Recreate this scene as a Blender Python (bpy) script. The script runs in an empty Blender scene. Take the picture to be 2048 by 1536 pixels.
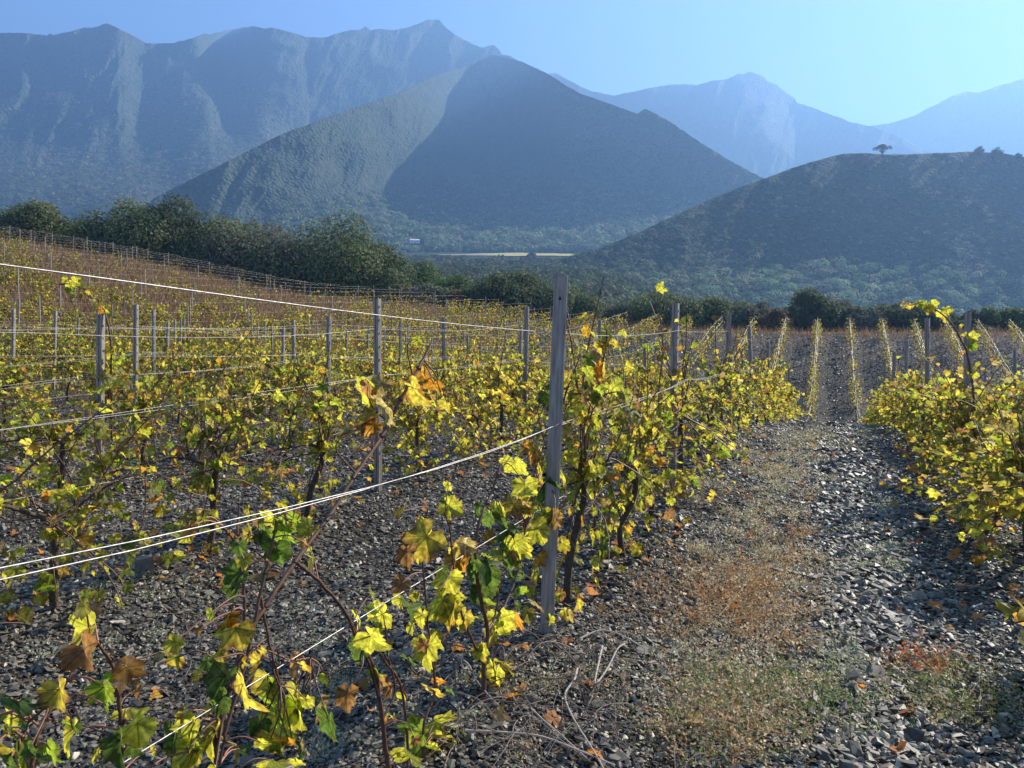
import bpy, math
import numpy as np

# ------------------------------------------------------------------ camera, light, sky, exposure
SC = bpy.context.scene
C = SC.collection
F, H, CX, ZC = 1500.0, 640.0, 1024.0, 1.6      # focal length and horizon in photo pixels, eye height
SUN_AZ, SUN_EL = math.radians(54), math.radians(33)

cam_data = bpy.data.cameras.new('camera')
cam = bpy.data.objects.new('camera', cam_data)
C.objects.link(cam)
cam.location = (0, 0, ZC)
cam.rotation_euler = (math.pi / 2, 0, 0)
cam_data.sensor_width = 36
cam_data.lens = 36 * F / 2048
cam_data.shift_y = -(768 - H) / 2048
cam_data.clip_start = 0.05
cam_data.clip_end = 20000
SC.camera = cam

world = bpy.data.worlds.new('World')
SC.world = world
world.use_nodes = True
wn = world.node_tree.nodes
wl = world.node_tree.links
bg = wn['Background']
sky = wn.new('ShaderNodeTexSky')
sky.sky_type = 'NISHITA'
sky.sun_disc = False
sky.sun_elevation = SUN_EL
sky.sun_rotation = SUN_AZ
sky.air_density = 1.0
sky.dust_density = 0.1
sky.ozone_density = 3.0
tint = wn.new('ShaderNodeVectorMath')          # the photograph's cool white balance
tint.operation = 'MULTIPLY'
tint.inputs[1].default_value = (0.82, 0.58, 0.84)
wl.new(sky.outputs[0], tint.inputs[0])
wl.new(tint.outputs[0], bg.inputs[0])
bg.inputs[1].default_value = 0.030
air = wn.new('ShaderNodeBackground')             # even blue light of the clear sky
air.inputs[0].default_value = (0.24, 0.57, 1.0, 1)
air.inputs[1].default_value = 0.18
add = wn.new('ShaderNodeAddShader')
wl.new(bg.outputs[0], add.inputs[0])
wl.new(air.outputs[0], add.inputs[1])
wl.new(add.outputs[0], wn['World Output'].inputs[0])

sun_data = bpy.data.lights.new('sun', 'SUN')
sun_data.energy = 5.0
sun_data.angle = math.radians(0.5)
sun_data.color = (1.0, 0.93, 0.80)
sun = bpy.data.objects.new('sun', sun_data)
C.objects.link(sun)
from mathutils import Vector, Matrix
SUN = Vector((math.sin(SUN_AZ) * math.cos(SUN_EL), math.cos(SUN_AZ) * math.cos(SUN_EL), math.sin(SUN_EL)))
sun.rotation_euler = SUN.to_track_quat('Z', 'Y').to_euler()
sun.location = (30, 30, 40)

SC.view_settings.view_transform = 'Standard'
SC.view_settings.look = 'None'
SC.view_settings.gamma = 1
SC.view_settings.exposure = 1.6
SC.cycles.use_denoising = True
SC.cycles.max_bounces = 6
SC.cycles.diffuse_bounces = 3
SC.cycles.glossy_bounces = 2
SC.cycles.transmission_bounces = 4
SC.cycles.volume_bounces = 0
SC.cycles.sample_clamp_indirect = 4

HAZE_DENSITY = 0.00042
HAZE_COLOR = (0.26, 0.49, 0.93)
HAZE_G = 0.38

# ------------------------------------------------------------------ helpers
R0 = np.random.default_rng(11)


def P(px, py, Y):
    return np.array([(px - CX) / F * Y, Y, ZC - (py - H) / F * Y])


_TABS = {}


def vnoise(x, y, seed=0):
    """smooth value noise, -1..1"""
    x = np.asarray(x, float); y = np.asarray(y, float)
    if seed not in _TABS: _TABS[seed] = np.random.default_rng(seed).uniform(-1, 1, (256, 256))
    tab = _TABS[seed]
    xi = np.floor(x).astype(int); yi = np.floor(y).astype(int)
    fx = x - xi; fy = y - yi
    fx = fx * fx * (3 - 2 * fx); fy = fy * fy * (3 - 2 * fy)
    a = tab[xi % 256, yi % 256]; b = tab[(xi + 1) % 256, yi % 256]
    c = tab[xi % 256, (yi + 1) % 256]; d = tab[(xi + 1) % 256, (yi + 1) % 256]
    return (a * (1 - fx) + b * fx) * (1 - fy) + (c * (1 - fx) + d * fx) * fy


def fbm(x, y, seed=0, o=4):
    s = 0; a = 1.0; t = 0
    for k in range(o):
        s = s + a * vnoise(x * 2 ** k, y * 2 ** k, seed + k); t += a; a *= 0.5
    return s / t


def mesh_np(name, V, faces, col=None, uv=None, smooth=False):
    """V (n,3); faces: list of (m,k) index arrays; col (n,3) or (n,4) per vertex; uv (n,2) per vertex"""
    me = bpy.data.meshes.new(name)
    V = np.asarray(V, np.float32)
    me.vertices.add(len(V)); me.vertices.foreach_set('co', V.ravel())
    faces = [np.asarray(f, np.int32) for f in faces if len(f)]
    li = np.concatenate([f.ravel() for f in faces])
    tot = np.concatenate([np.full(len(f), f.shape[1], np.int32) for f in faces])
    st = np.concatenate([[0], np.cumsum(tot)[:-1]]).astype(np.int32)
    me.loops.add(len(li)); me.loops.foreach_set('vertex_index', li)
    me.polygons.add(len(tot)); me.polygons.foreach_set('loop_start', st)
    me.polygons.foreach_set('loop_total', tot)
    me.polygons.foreach_set('use_smooth', np.full(len(tot), smooth, bool))
    me.update(calc_edges=True)
    if col is not None:
        col = np.asarray(col, np.float32)
        if col.shape[1] == 3: col = np.hstack([col, np.ones((len(col), 1), np.float32)])
        at = me.attributes.new('Col', 'FLOAT_COLOR', 'POINT'); at.data.foreach_set('color', col.ravel())
    if uv is not None:
        u = me.uv_layers.new(name='UVMap')
        u.data.foreach_set('uv', np.asarray(uv, np.float32)[li].ravel())
    return me


def link(name, me, m=None, parent=None, label=None, cat=None, group=None, kind=None, loc=None, rz=None):
    o = bpy.data.objects.new(name, me); C.objects.link(o)
    if m is not None and me is not None and not me.materials: me.materials.append(m)
    if parent is not None: o.parent = parent
    if label: o['label'] = label
    if cat: o['category'] = cat
    if group: o['group'] = group
    if kind: o['kind'] = kind
    if loc is not None: o.location = tuple(float(q) for q in loc)
    if rz is not None: o.rotation_euler = (0, 0, float(rz))
    return o


def tube(pts, rad, sides=5):
    """one tube mesh along a polyline -> V, [quads]"""
    pts = np.asarray(pts, float); n = len(pts)
    rad = np.broadcast_to(np.asarray(rad, float), (n,))
    tan = np.gradient(pts, axis=0); tan /= np.linalg.norm(tan, axis=1)[:, None] + 1e-12
    ref = np.array([0, 0, 1.0]) if abs(tan[:, 2]).mean() < 0.8 else np.array([1.0, 0, 0])
    a = np.cross(tan, ref); a /= np.linalg.norm(a, axis=1)[:, None] + 1e-12
    b = np.cross(tan, a)
    th = np.arange(sides) * 2 * np.pi / sides
    V = pts[:, None, :] + rad[:, None, None] * (np.cos(th)[None, :, None] * a[:, None, :] + np.sin(th)[None, :, None] * b[:, None, :])
    V = V.reshape(-1, 3)
    i = np.arange(n - 1)[:, None] * sides; j = np.arange(sides)[None, :]; j2 = (j + 1) % sides
    q = np.stack([i + j, i + j2, i + sides + j2, i + sides + j], -1).reshape(-1, 4)
    return V, q


class Acc:
    """collects vertices, faces and colours into one mesh"""
    def __init__(s): s.V = []; s.F = {}; s.col = []; s.uv = []; s.n = 0
    def add(s, V, faces, col=None, uv=None):
        V = np.asarray(V, float)
        for f in (faces if isinstance(faces, list) else [faces]):
            f = np.asarray(f)
            if len(f): s.F.setdefault(f.shape[1], []).append(f + s.n)
        s.V.append(V); s.n += len(V)
        s.col.append(np.broadcast_to(np.asarray(col if col is not None else (1, 1, 1), float), (len(V), 3)))
        s.uv.append(np.zeros((len(V), 2)) if uv is None else np.asarray(uv, float))
    def tube(s, pts, rad, sides=5, col=None):
        V, q = tube(pts, rad, sides); s.add(V, q, col)
    def box(s, c, d, col=None, M=None):
        c = np.array(c, float); d = np.array(d, float) / 2
        V = np.array([[x, y, z] for x in (-1, 1) for y in (-1, 1) for z in (-1, 1)]) * d + c
        if M is not None: V = V @ np.array(M).T
        s.add(V, np.array([[0, 1, 3, 2], [4, 6, 7, 5], [0, 4, 5, 1], [2, 3, 7, 6], [0, 2, 6, 4], [1, 5, 7, 3]]), col)
    def mesh(s, name, smooth=False, uv=False):
        return mesh_np(name, np.vstack(s.V), [np.vstack(f) for f in s.F.values()], np.vstack(s.col), np.vstack(s.uv) if uv else None, smooth)


def spline(pts, n=24):
    """Catmull-Rom through the points"""
    p = np.asarray(pts, float); p = np.vstack([2 * p[0] - p[1], p, 2 * p[-1] - p[-2]])
    m = len(p) - 3; t = np.linspace(0, m - 1e-6, n); i = t.astype(int); f = (t - i)[:, None]
    a, b, c, d = p[i], p[i + 1], p[i + 2], p[i + 3]
    return 0.5 * (2 * b + (c - a) * f + (2 * a - 5 * b + 4 * c - d) * f ** 2 + (3 * b - a - 3 * c + d) * f ** 3)


def unit(v): return v / (np.linalg.norm(v, axis=-1, keepdims=True) + 1e-9)


# ------------------------------------------------------------------ materials
def newmat(name):
    m = bpy.data.materials.new(name); m.use_nodes = True
    n = m.node_tree.nodes; l = m.node_tree.links; n.clear()
    out = n.new('ShaderNodeOutputMaterial')
    return m, n, l, out


def N(n, t, **k):
    x = n.new(t)
    for a, v in k.items():
        if a.startswith('i_'):
            key = a[2:]; key = int(key) if key.isdigit() else key.replace('_', ' ')
            x.inputs[key].default_value = v
        else: setattr(x, a, v)
    return x


def attr_mat(name, rough=0.8, trans=0.0, spec=0.3, nscale=0, namp=0.0, bump=0.0, bscale=20, tmul=1.0, metallic=0):
    """colour from the Col attribute, times a noise, optional translucency"""
    m, n, l, out = newmat(name)
    at = N(n, 'ShaderNodeAttribute', attribute_name='Col')
    c = at.outputs['Color']
    tc = N(n, 'ShaderNodeTexCoord')
    if nscale:
        no = N(n, 'ShaderNodeTexNoise', i_Scale=nscale, i_Detail=5.0); l.new(tc.outputs['Object'], no.inputs['Vector'])
        mr = N(n, 'ShaderNodeMapRange', i_3=1 - namp, i_4=1 + namp); l.new(no.outputs['Fac'], mr.inputs[0])
        mr.inputs[1].default_value = 0.3; mr.inputs[2].default_value = 0.7
        mx = N(n, 'ShaderNodeVectorMath', operation='SCALE'); l.new(c, mx.inputs[0]); l.new(mr.outputs[0], mx.inputs['Scale'])
        c = mx.outputs[0]
    pr = N(n, 'ShaderNodeBsdfPrincipled', i_Roughness=rough, i_Metallic=metallic)
    pr.inputs['Specular IOR Level'].default_value = spec
    l.new(c, pr.inputs['Base Color'])
    if bump:
        bn = N(n, 'ShaderNodeTexNoise', i_Scale=bscale, i_Detail=4.0); l.new(tc.outputs['Object'], bn.inputs['Vector'])
        bp = N(n, 'ShaderNodeBump', i_Strength=bump, i_Distance=0.02); l.new(bn.outputs['Fac'], bp.inputs['Height'])
        l.new(bp.outputs[0], pr.inputs['Normal'])
    if trans:
        tr = N(n, 'ShaderNodeBsdfTranslucent')
        sc = N(n, 'ShaderNodeVectorMath', operation='SCALE'); l.new(c, sc.inputs[0]); sc.inputs['Scale'].default_value = tmul
        l.new(sc.outputs[0], tr.inputs['Color'])
        mix = N(n, 'ShaderNodeMixShader', i_0=trans); l.new(pr.outputs[0], mix.inputs[1]); l.new(tr.outputs[0], mix.inputs[2])
        l.new(mix.outputs[0], out.inputs[0])
    else: l.new(pr.outputs[0], out.inputs[0])
    return m


def leaf_mat(name, veins):
    m, n, l, out = newmat(name)
    at = N(n, 'ShaderNodeAttribute', attribute_name='Col'); c = at.outputs['Color']
    tc = N(n, 'ShaderNodeTexCoord')
    no = N(n, 'ShaderNodeTexNoise', i_Scale=70.0 if veins else 30.0, i_Detail=4.0); l.new(tc.outputs['Object'], no.inputs['Vector'])
    mr = N(n, 'ShaderNodeMapRange', i_1=0.35, i_2=0.68, i_3=0.48, i_4=1.3); l.new(no.outputs['Fac'], mr.inputs[0])
    f = mr.outputs[0]
    if veins:
        uv = N(n, 'ShaderNodeUVMap', uv_map='UVMap')
        cur = None
        for a in (0, 48, -48, 104, -104):
            d = (math.cos(math.radians(a)), math.sin(math.radians(a)), 0); q = (-d[1], d[0], 0)
            al = N(n, 'ShaderNodeVectorMath', operation='DOT_PRODUCT'); l.new(uv.outputs[0], al.inputs[0]); al.inputs[1].default_value = d
            pe = N(n, 'ShaderNodeVectorMath', operation='DOT_PRODUCT'); l.new(uv.outputs[0], pe.inputs[0]); pe.inputs[1].default_value = q
            ab = N(n, 'ShaderNodeMath', operation='ABSOLUTE'); l.new(pe.outputs['Value'], ab.inputs[0])
            lt = N(n, 'ShaderNodeMath', operation='LESS_THAN', i_1=0.0); l.new(al.outputs['Value'], lt.inputs[0])
            ad = N(n, 'ShaderNodeMath', operation='ADD'); l.new(ab.outputs[0], ad.inputs[0]); l.new(lt.outputs[0], ad.inputs[1])
            if cur is None: cur = ad.outputs[0]
            else:
                mi = N(n, 'ShaderNodeMath', operation='MINIMUM'); l.new(cur, mi.inputs[0]); l.new(ad.outputs[0], mi.inputs[1]); cur = mi.outputs[0]
        vr = N(n, 'ShaderNodeMapRange', i_1=0.008, i_2=0.035, i_3=0.5, i_4=1.0); l.new(cur, vr.inputs[0])
        mm = N(n, 'ShaderNodeMath', operation='MULTIPLY'); l.new(f, mm.inputs[0]); l.new(vr.outputs[0], mm.inputs[1]); f = mm.outputs[0]
    sc = N(n, 'ShaderNodeVectorMath', operation='SCALE'); l.new(c, sc.inputs[0]); l.new(f, sc.inputs['Scale'])
    half = N(n, 'ShaderNodeVectorMath', operation='MULTIPLY'); l.new(sc.outputs[0], half.inputs[0]); half.inputs[1].default_value = (0.34, 0.40, 0.5)
    pr = N(n, 'ShaderNodeBsdfPrincipled', i_Roughness=0.5); pr.inputs['Specular IOR Level'].default_value = 0.25
    l.new(half.outputs[0], pr.inputs['Base Color'])
    tr = N(n, 'ShaderNodeBsdfTranslucent'); l.new(sc.outputs[0], tr.inputs['Color'])
    mix = N(n, 'ShaderNodeMixShader', i_0=0.62); l.new(pr.outputs[0], mix.inputs[1]); l.new(tr.outputs[0], mix.inputs[2])
    l.new(mix.outputs[0], out.inputs[0])
    return m


M = {}
M['leaf_near'] = leaf_mat('vine_leaf_near', True)
M['leaf'] = leaf_mat('vine_leaf', False)
M['bark'] = attr_mat('vine_bark', 0.9, nscale=60, namp=0.4, bump=0.6, bscale=90)
M['cane'] = attr_mat('vine_cane', 0.55, spec=0.4, nscale=50, namp=0.3)
M['stone'] = attr_mat('slate_stone', 0.55, spec=0.5, nscale=25, namp=0.3)
M['dry'] = attr_mat('dry_plant', 0.8, trans=0.35, tmul=1.1)
M['litter'] = attr_mat('dead_leaf', 0.7, trans=0.4, tmul=1.2)
M['bush'] = attr_mat('bush_leaf', 0.7, trans=0.25, tmul=1.6, spec=0.15)
M['wood'] = attr_mat('tree_bark', 0.9, nscale=3, namp=0.3)
M['plain'] = attr_mat('plain_paint', 0.8)


def metal_mat(name, base, rough, metallic):
    m, n, l, out = newmat(name)
    tc = N(n, 'ShaderNodeTexCoord')
    mp = N(n, 'ShaderNodeMapping'); mp.inputs['Scale'].default_value = (40, 40, 4); l.new(tc.outputs['Object'], mp.inputs[0])
    no = N(n, 'ShaderNodeTexNoise', i_Scale=1.5, i_Detail=6.0); l.new(mp.outputs[0], no.inputs['Vector'])
    cr = N(n, 'ShaderNodeValToRGB'); cr.color_ramp.elements[0].position = 0.3; cr.color_ramp.elements[1].position = 0.75
    cr.color_ramp.elements[0].color = tuple(v * 0.42 for v in base) + (1,); cr.color_ramp.elements[1].color = tuple(min(1, v * 1.2) for v in base) + (1,)
    l.new(no.outputs['Fac'], cr.inputs[0])
    n2 = N(n, 'ShaderNodeTexNoise', i_Scale=9.0, i_Detail=3.0); l.new(tc.outputs['Object'], n2.inputs['Vector'])
    rr = N(n, 'ShaderNodeMapRange', i_1=0.52, i_2=0.72, i_3=0.0, i_4=0.4); l.new(n2.outputs['Fac'], rr.inputs[0])
    mix = N(n, 'ShaderNodeMix', data_type='RGBA'); l.new(rr.outputs[0], mix.inputs[0]); l.new(cr.outputs[0], mix.inputs[6])
    mix.inputs[7].default_value = (base[0] * 0.85, base[1] * 0.66, base[2] * 0.55, 1)
    pr = N(n, 'ShaderNodeBsdfPrincipled', i_Roughness=rough, i_Metallic=metallic); l.new(mix.outputs[2], pr.inputs['Base Color'])
    bp = N(n, 'ShaderNodeBump', i_Strength=0.25, i_Distance=0.004); l.new(no.outputs['Fac'], bp.inputs['Height']); l.new(bp.outputs[0], pr.inputs['Normal'])
    l.new(pr.outputs[0], out.inputs[0])
    return m


M['post'] = metal_mat('galvanised_post', (0.38, 0.33, 0.265), 0.5, 0.35)
M['greypost'] = metal_mat('weathered_grey_post', (0.40, 0.345, 0.28), 0.6, 0.1)
M['wire'] = metal_mat('galvanised_wire', (0.46, 0.43, 0.40), 0.45, 0.5)
M['dark'] = attr_mat('painted_hole_shade', 0.9)


# ------------------------------------------------------------------ terrain
YK = [5, 8, 11, 14, 17, 21, 26, 32, 38, 45, 52, 58, 64, 70, 80, 100, 140, 200, 300, 450, 700, 1000, 1500, 3600]
TAB = {
    -500: [1120, 940, 850, 800, 755, 700, 635, 565, 515, 487, 468, 455, 445, 440, 438, 445, 470, 480, 480, 480, 480, 480, 480, 480],
    0: [1120, 940, 858, 815, 780, 740, 690, 620, 565, 525, 504, 493, 485, 482, 480, 475, 490, 495, 495, 490, 488, 486, 484, 482],
    300: [1120, 940, 858, 822, 797, 768, 730, 676, 622, 582, 558, 544, 534, 531, 528, 505, 515, 515, 510, 500, 492, 488, 485, 482],
    600: [1120, 940, 858, 825, 803, 782, 756, 716, 674, 639, 618, 606, 599, 597, 597, 590, 560, 550, 540, 522, 508, 498, 490, 482],
    800: [1120, 940, 858, 828, 808, 793, 774, 742, 703, 666, 639, 623, 613, 610, 612, 608, 585, 570, 550, 530, 512, 500, 490, 482],
    1000: [1120, 940, 860, 832, 815, 805, 795, 770, 735, 700, 668, 647, 633, 630, 632, 628, 605, 582, 556, 534, 513, 500, 490, 482],
    1200: [1120, 942, 865, 840, 828, 825, 822, 808, 783, 743, 704, 676, 657, 651, 652, 650, 625, 595, 560, 535, 513, 500, 490, 482],
    1400: [1120, 945, 875, 846, 838, 842, 850, 850, 832, 793, 736, 690, 664, 658, 660, 664, 664, 656, 640, 590, 525, 500, 490, 482],
    1650: [1120, 948, 884, 853, 845, 856, 874, 884, 880, 846, 778, 706, 667, 662, 664, 668, 670, 668, 662, 640, 570, 520, 490, 482],
    1900: [1120, 962, 902, 872, 860, 862, 874, 884, 880, 847, 784, 714, 667, 662, 664, 668, 670, 668, 662, 640, 570, 520, 490, 482],
    2500: [1120, 970, 915, 885, 872, 868, 876, 886, 884, 852, 790, 720, 667, 662, 664, 668, 670, 668, 662, 640, 570, 520, 490, 482],
}
_cols = np.array(sorted(TAB)); _T = np.array([TAB[c] for c in _cols], float)
_gp = np.arange(-1400, 3400.1, 25.0); _gl = np.linspace(math.log(3.0), math.log(3600), 420)
_lk = np.log(YK)
_z = ZC - (_T - H) * np.array(YK)[None, :] / F
_z[:, 0] = 0
_zz = np.array([np.interp(_gl, _lk, r) for r in _z])
_zz = np.array([np.interp(_gp, _cols, _zz[:, j]) for j in range(len(_gl))]).T


def _blur(a, axis, r):
    k = np.exp(-np.linspace(-2, 2, 2 * r + 1) ** 2); k /= k.sum()
    pad = [(0, 0), (0, 0)]; pad[axis] = (r, r)
    b = np.pad(a, pad, mode='edge')
    return np.apply_along_axis(lambda v: np.convolve(v, k, 'valid'), axis, b)


_zz = _blur(_blur(_zz, 1, 5), 0, 5)


def bandf(y, a, b, s):
    return 1 / (1 + np.exp(-(y - a) / s)) * 1 / (1 + np.exp((y - b) / s))


ROWA, ROWD, SL = -1.39, 2.69, 0.43       # row lines: X = b + SL*Y, b = ROWA + k*ROWD


def gz(X, Y, detail=True):
    X = np.asarray(X, float); Y = np.asarray(Y, float)
    Yc = np.maximum(Y, 3.0)
    px = CX + F * X / np.maximum(Y, 6.0)
    u = np.clip((px - _gp[0]) / 25.0, 0, len(_gp) - 1.001); v = np.clip((np.log(Yc) - _gl[0]) / (_gl[1] - _gl[0]), 0, len(_gl) - 1.001)
    i = u.astype(int); j = v.astype(int); fu = u - i; fv = v - j
    z = (_zz[i, j] * (1 - fu) + _zz[i + 1, j] * fu) * (1 - fv) + (_zz[i, j + 1] * (1 - fu) + _zz[i + 1, j + 1] * fu) * fv
    if detail:
        b = (X - SL * Y - ROWA) / ROWD
        d = np.abs(b - np.round(b)) * ROWD
        near = 1 / (1 + np.exp((Y - 60) / 4))
        z = z + near * (0.07 * np.exp(-(d / 0.42) ** 2) - 0.03 * np.exp(-((d - 0.85) / 0.3) ** 2))
        z = z + near * 0.035 * fbm(X * 1.3, Y * 1.3, 3, 3) + near * 0.05 * vnoise(X * .35, Y * .35, 5)
        far = 1 / (1 + np.exp(-(Y - 85) / 8))
        z = z + far * 1.2 * fbm(X * .03, Y * .03, 9, 4)
    return z


def build_ground():
    ns, ny = 300, 470
    s = np.linspace(-1.25, 1.25, ns)
    Y = np.concatenate([np.linspace(-14, 2, 30)[:-1], np.geomspace(2, 3600, ny)])
    S, YY = np.meshgrid(s, Y)
    X = S * np.maximum(YY, 12.0)
    Z = gz(X, YY)
    V = np.stack([X, YY, Z], -1).reshape(-1, 3)
    r, c = X.shape
    i = np.arange(r - 1)[:, None] * c; j = np.arange(c - 1)[None, :]
    q = np.stack([i + j, i + j + 1, i + c + j + 1, i + c + j], -1).reshape(-1, 4)
    x, y = V[:, 0], V[:, 1]
    px = CX + F * x / np.maximum(y, 6)
    nz = fbm(x * .5, y * .5, 21, 4)[:, None]
    stone = np.array([0.066, 0.055, 0.041]) * (1 + .25 * nz)
    soil = np.array([0.17, 0.105, 0.065]) * (1 + .35 * nz)
    green = np.array([0.036, 0.047, 0.02]) * (1 + .4 * fbm(x * .04, y * .04, 31, 4)[:, None])
    w1 = np.clip(bandf(y, 24, 70, 4) * (1 / (1 + np.exp((px - 1000 - 250 * nz[:, 0]) / 90))) * 1.1, 0, 1)[:, None]
    w1 = np.maximum(w1, (np.exp(-((y - 62 - 2 * nz[:, 0]) / 3.2) ** 2) * .45)[:, None])
    col = stone * (1 - w1) + soil * w1
    w2 = (1 / (1 + np.exp(-(y - 68) / 1.5)))[:, None]
    col = col * (1 - w2) + green * w2
    me = mesh_np('ground', V, [q], np.clip(col, 0.01, 1), smooth=True)
    m, n, l, out = newmat('stony_ground')
    at = N(n, 'ShaderNodeAttribute', attribute_name='Col')
    tc = N(n, 'ShaderNodeTexCoord')
    vo = N(n, 'ShaderNodeTexVoronoi', i_Scale=16.0); l.new(tc.outputs['Object'], vo.inputs['Vector'])
    v2 = N(n, 'ShaderNodeTexVoronoi', i_Scale=45.0); l.new(tc.outputs['Object'], v2.inputs['Vector'])
    no = N(n, 'ShaderNodeTexNoise', i_Scale=6.0, i_Detail=6.0); l.new(tc.outputs['Object'], no.inputs['Vector'])
    cr = N(n, 'ShaderNodeMapRange', i_1=0.0, i_2=1.0, i_3=0.55, i_4=1.5); l.new(vo.outputs['Color'], cr.inputs[0])
    c2 = N(n, 'ShaderNodeMapRange', i_1=0.3, i_2=0.7, i_3=0.65, i_4=1.25); l.new(no.outputs['Fac'], c2.inputs[0])
    mu = N(n, 'ShaderNodeMath', operation='MULTIPLY'); l.new(cr.outputs[0], mu.inputs[0]); l.new(c2.outputs[0], mu.inputs[1])
    sc = N(n, 'ShaderNodeVectorMath', operation='SCALE'); l.new(at.outputs['Color'], sc.inputs[0]); l.new(mu.outputs[0], sc.inputs['Scale'])
    pr = N(n, 'ShaderNodeBsdfPrincipled', i_Roughness=0.8); pr.inputs['Specular IOR Level'].default_value = 0.12
    l.new(sc.outputs[0], pr.inputs['Base Color'])
    b1 = N(n, 'ShaderNodeBump', i_Strength=1.0, i_Distance=0.09, invert=True); l.new(vo.outputs['Distance'], b1.inputs['Height'])
    b2 = N(n, 'ShaderNodeBump', i_Strength=0.9, i_Distance=0.02, invert=True); l.new(v2.outputs['Distance'], b2.inputs['Height']); l.new(b1.outputs[0], b2.inputs['Normal'])
    l.new(b2.outputs[0], pr.inputs['Normal']); l.new(pr.outputs[0], out.inputs[0])
    link('ground', me, m, kind='structure')


build_ground()


def hill_mat(name, a, b, rock, bscale, bdist, rockamt=0.5):
    m, n, l, out = newmat(name)
    tc = N(n, 'ShaderNodeTexCoord')
    n1 = N(n, 'ShaderNodeTexNoise', i_Scale=bscale * .12, i_Detail=6.0); l.new(tc.outputs['Object'], n1.inputs['Vector'])
    n2 = N(n, 'ShaderNodeTexNoise', i_Scale=bscale * .02, i_Detail=8.0, i_Roughness=0.65); l.new(tc.outputs['Object'], n2.inputs['Vector'])
    vo = N(n, 'ShaderNodeTexVoronoi', i_Scale=bscale); l.new(tc.outputs['Object'], vo.inputs['Vector'])
    mr = N(n, 'ShaderNodeMapRange', i_1=0.38, i_2=0.62); l.new(n1.outputs['Fac'], mr.inputs[0])
    mx = N(n, 'ShaderNodeMix', data_type='RGBA'); mx.inputs[6].default_value = a + (1,); mx.inputs[7].default_value = b + (1,); l.new(mr.outputs[0], mx.inputs[0])
    rr = N(n, 'ShaderNodeMapRange', i_1=0.56, i_2=0.66, i_3=0.0, i_4=rockamt); l.new(n2.outputs['Fac'], rr.inputs[0])
    m2 = N(n, 'ShaderNodeMix', data_type='RGBA'); l.new(rr.outputs[0], m2.inputs[0]); l.new(mx.outputs[2], m2.inputs[6]); m2.inputs[7].default_value = rock + (1,)
    vr = N(n, 'ShaderNodeMapRange', i_1=0.0, i_2=0.9, i_3=1.35, i_4=0.5); l.new(vo.outputs['Distance'], vr.inputs[0])
    sc = N(n, 'ShaderNodeVectorMath', operation='SCALE'); l.new(m2.outputs[2], sc.inputs[0]); l.new(vr.outputs[0], sc.inputs['Scale'])
    pr = N(n, 'ShaderNodeBsdfPrincipled', i_Roughness=0.9); pr.inputs['Specular IOR Level'].default_value = 0.1
    l.new(sc.outputs[0], pr.inputs['Base Color'])
    b1 = N(n, 'ShaderNodeBump', i_Strength=1.0, i_Distance=bdist, invert=True); l.new(vo.outputs['Distance'], b1.inputs['Height'])
    b2 = N(n, 'ShaderNodeBump', i_Strength=0.8, i_Distance=bdist * 3); l.new(n1.outputs['Fac'], b2.inputs['Height']); l.new(b1.outputs[0], b2.inputs['Normal'])
    l.new(b2.outputs[0], pr.inputs['Normal']); l.new(pr.outputs[0], out.inputs[0])
    return m


HILL = {}


def gauss(PX, PY, cx, cy, sx, sy, ang=0):
    a = math.radians(ang); dx = PX - cx; dy = PY - cy
    u = dx * math.cos(a) + dy * math.sin(a); v = -dx * math.sin(a) + dy * math.cos(a)
    return np.exp(-(u / sx) ** 2 - (v / sy) ** 2)


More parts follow.
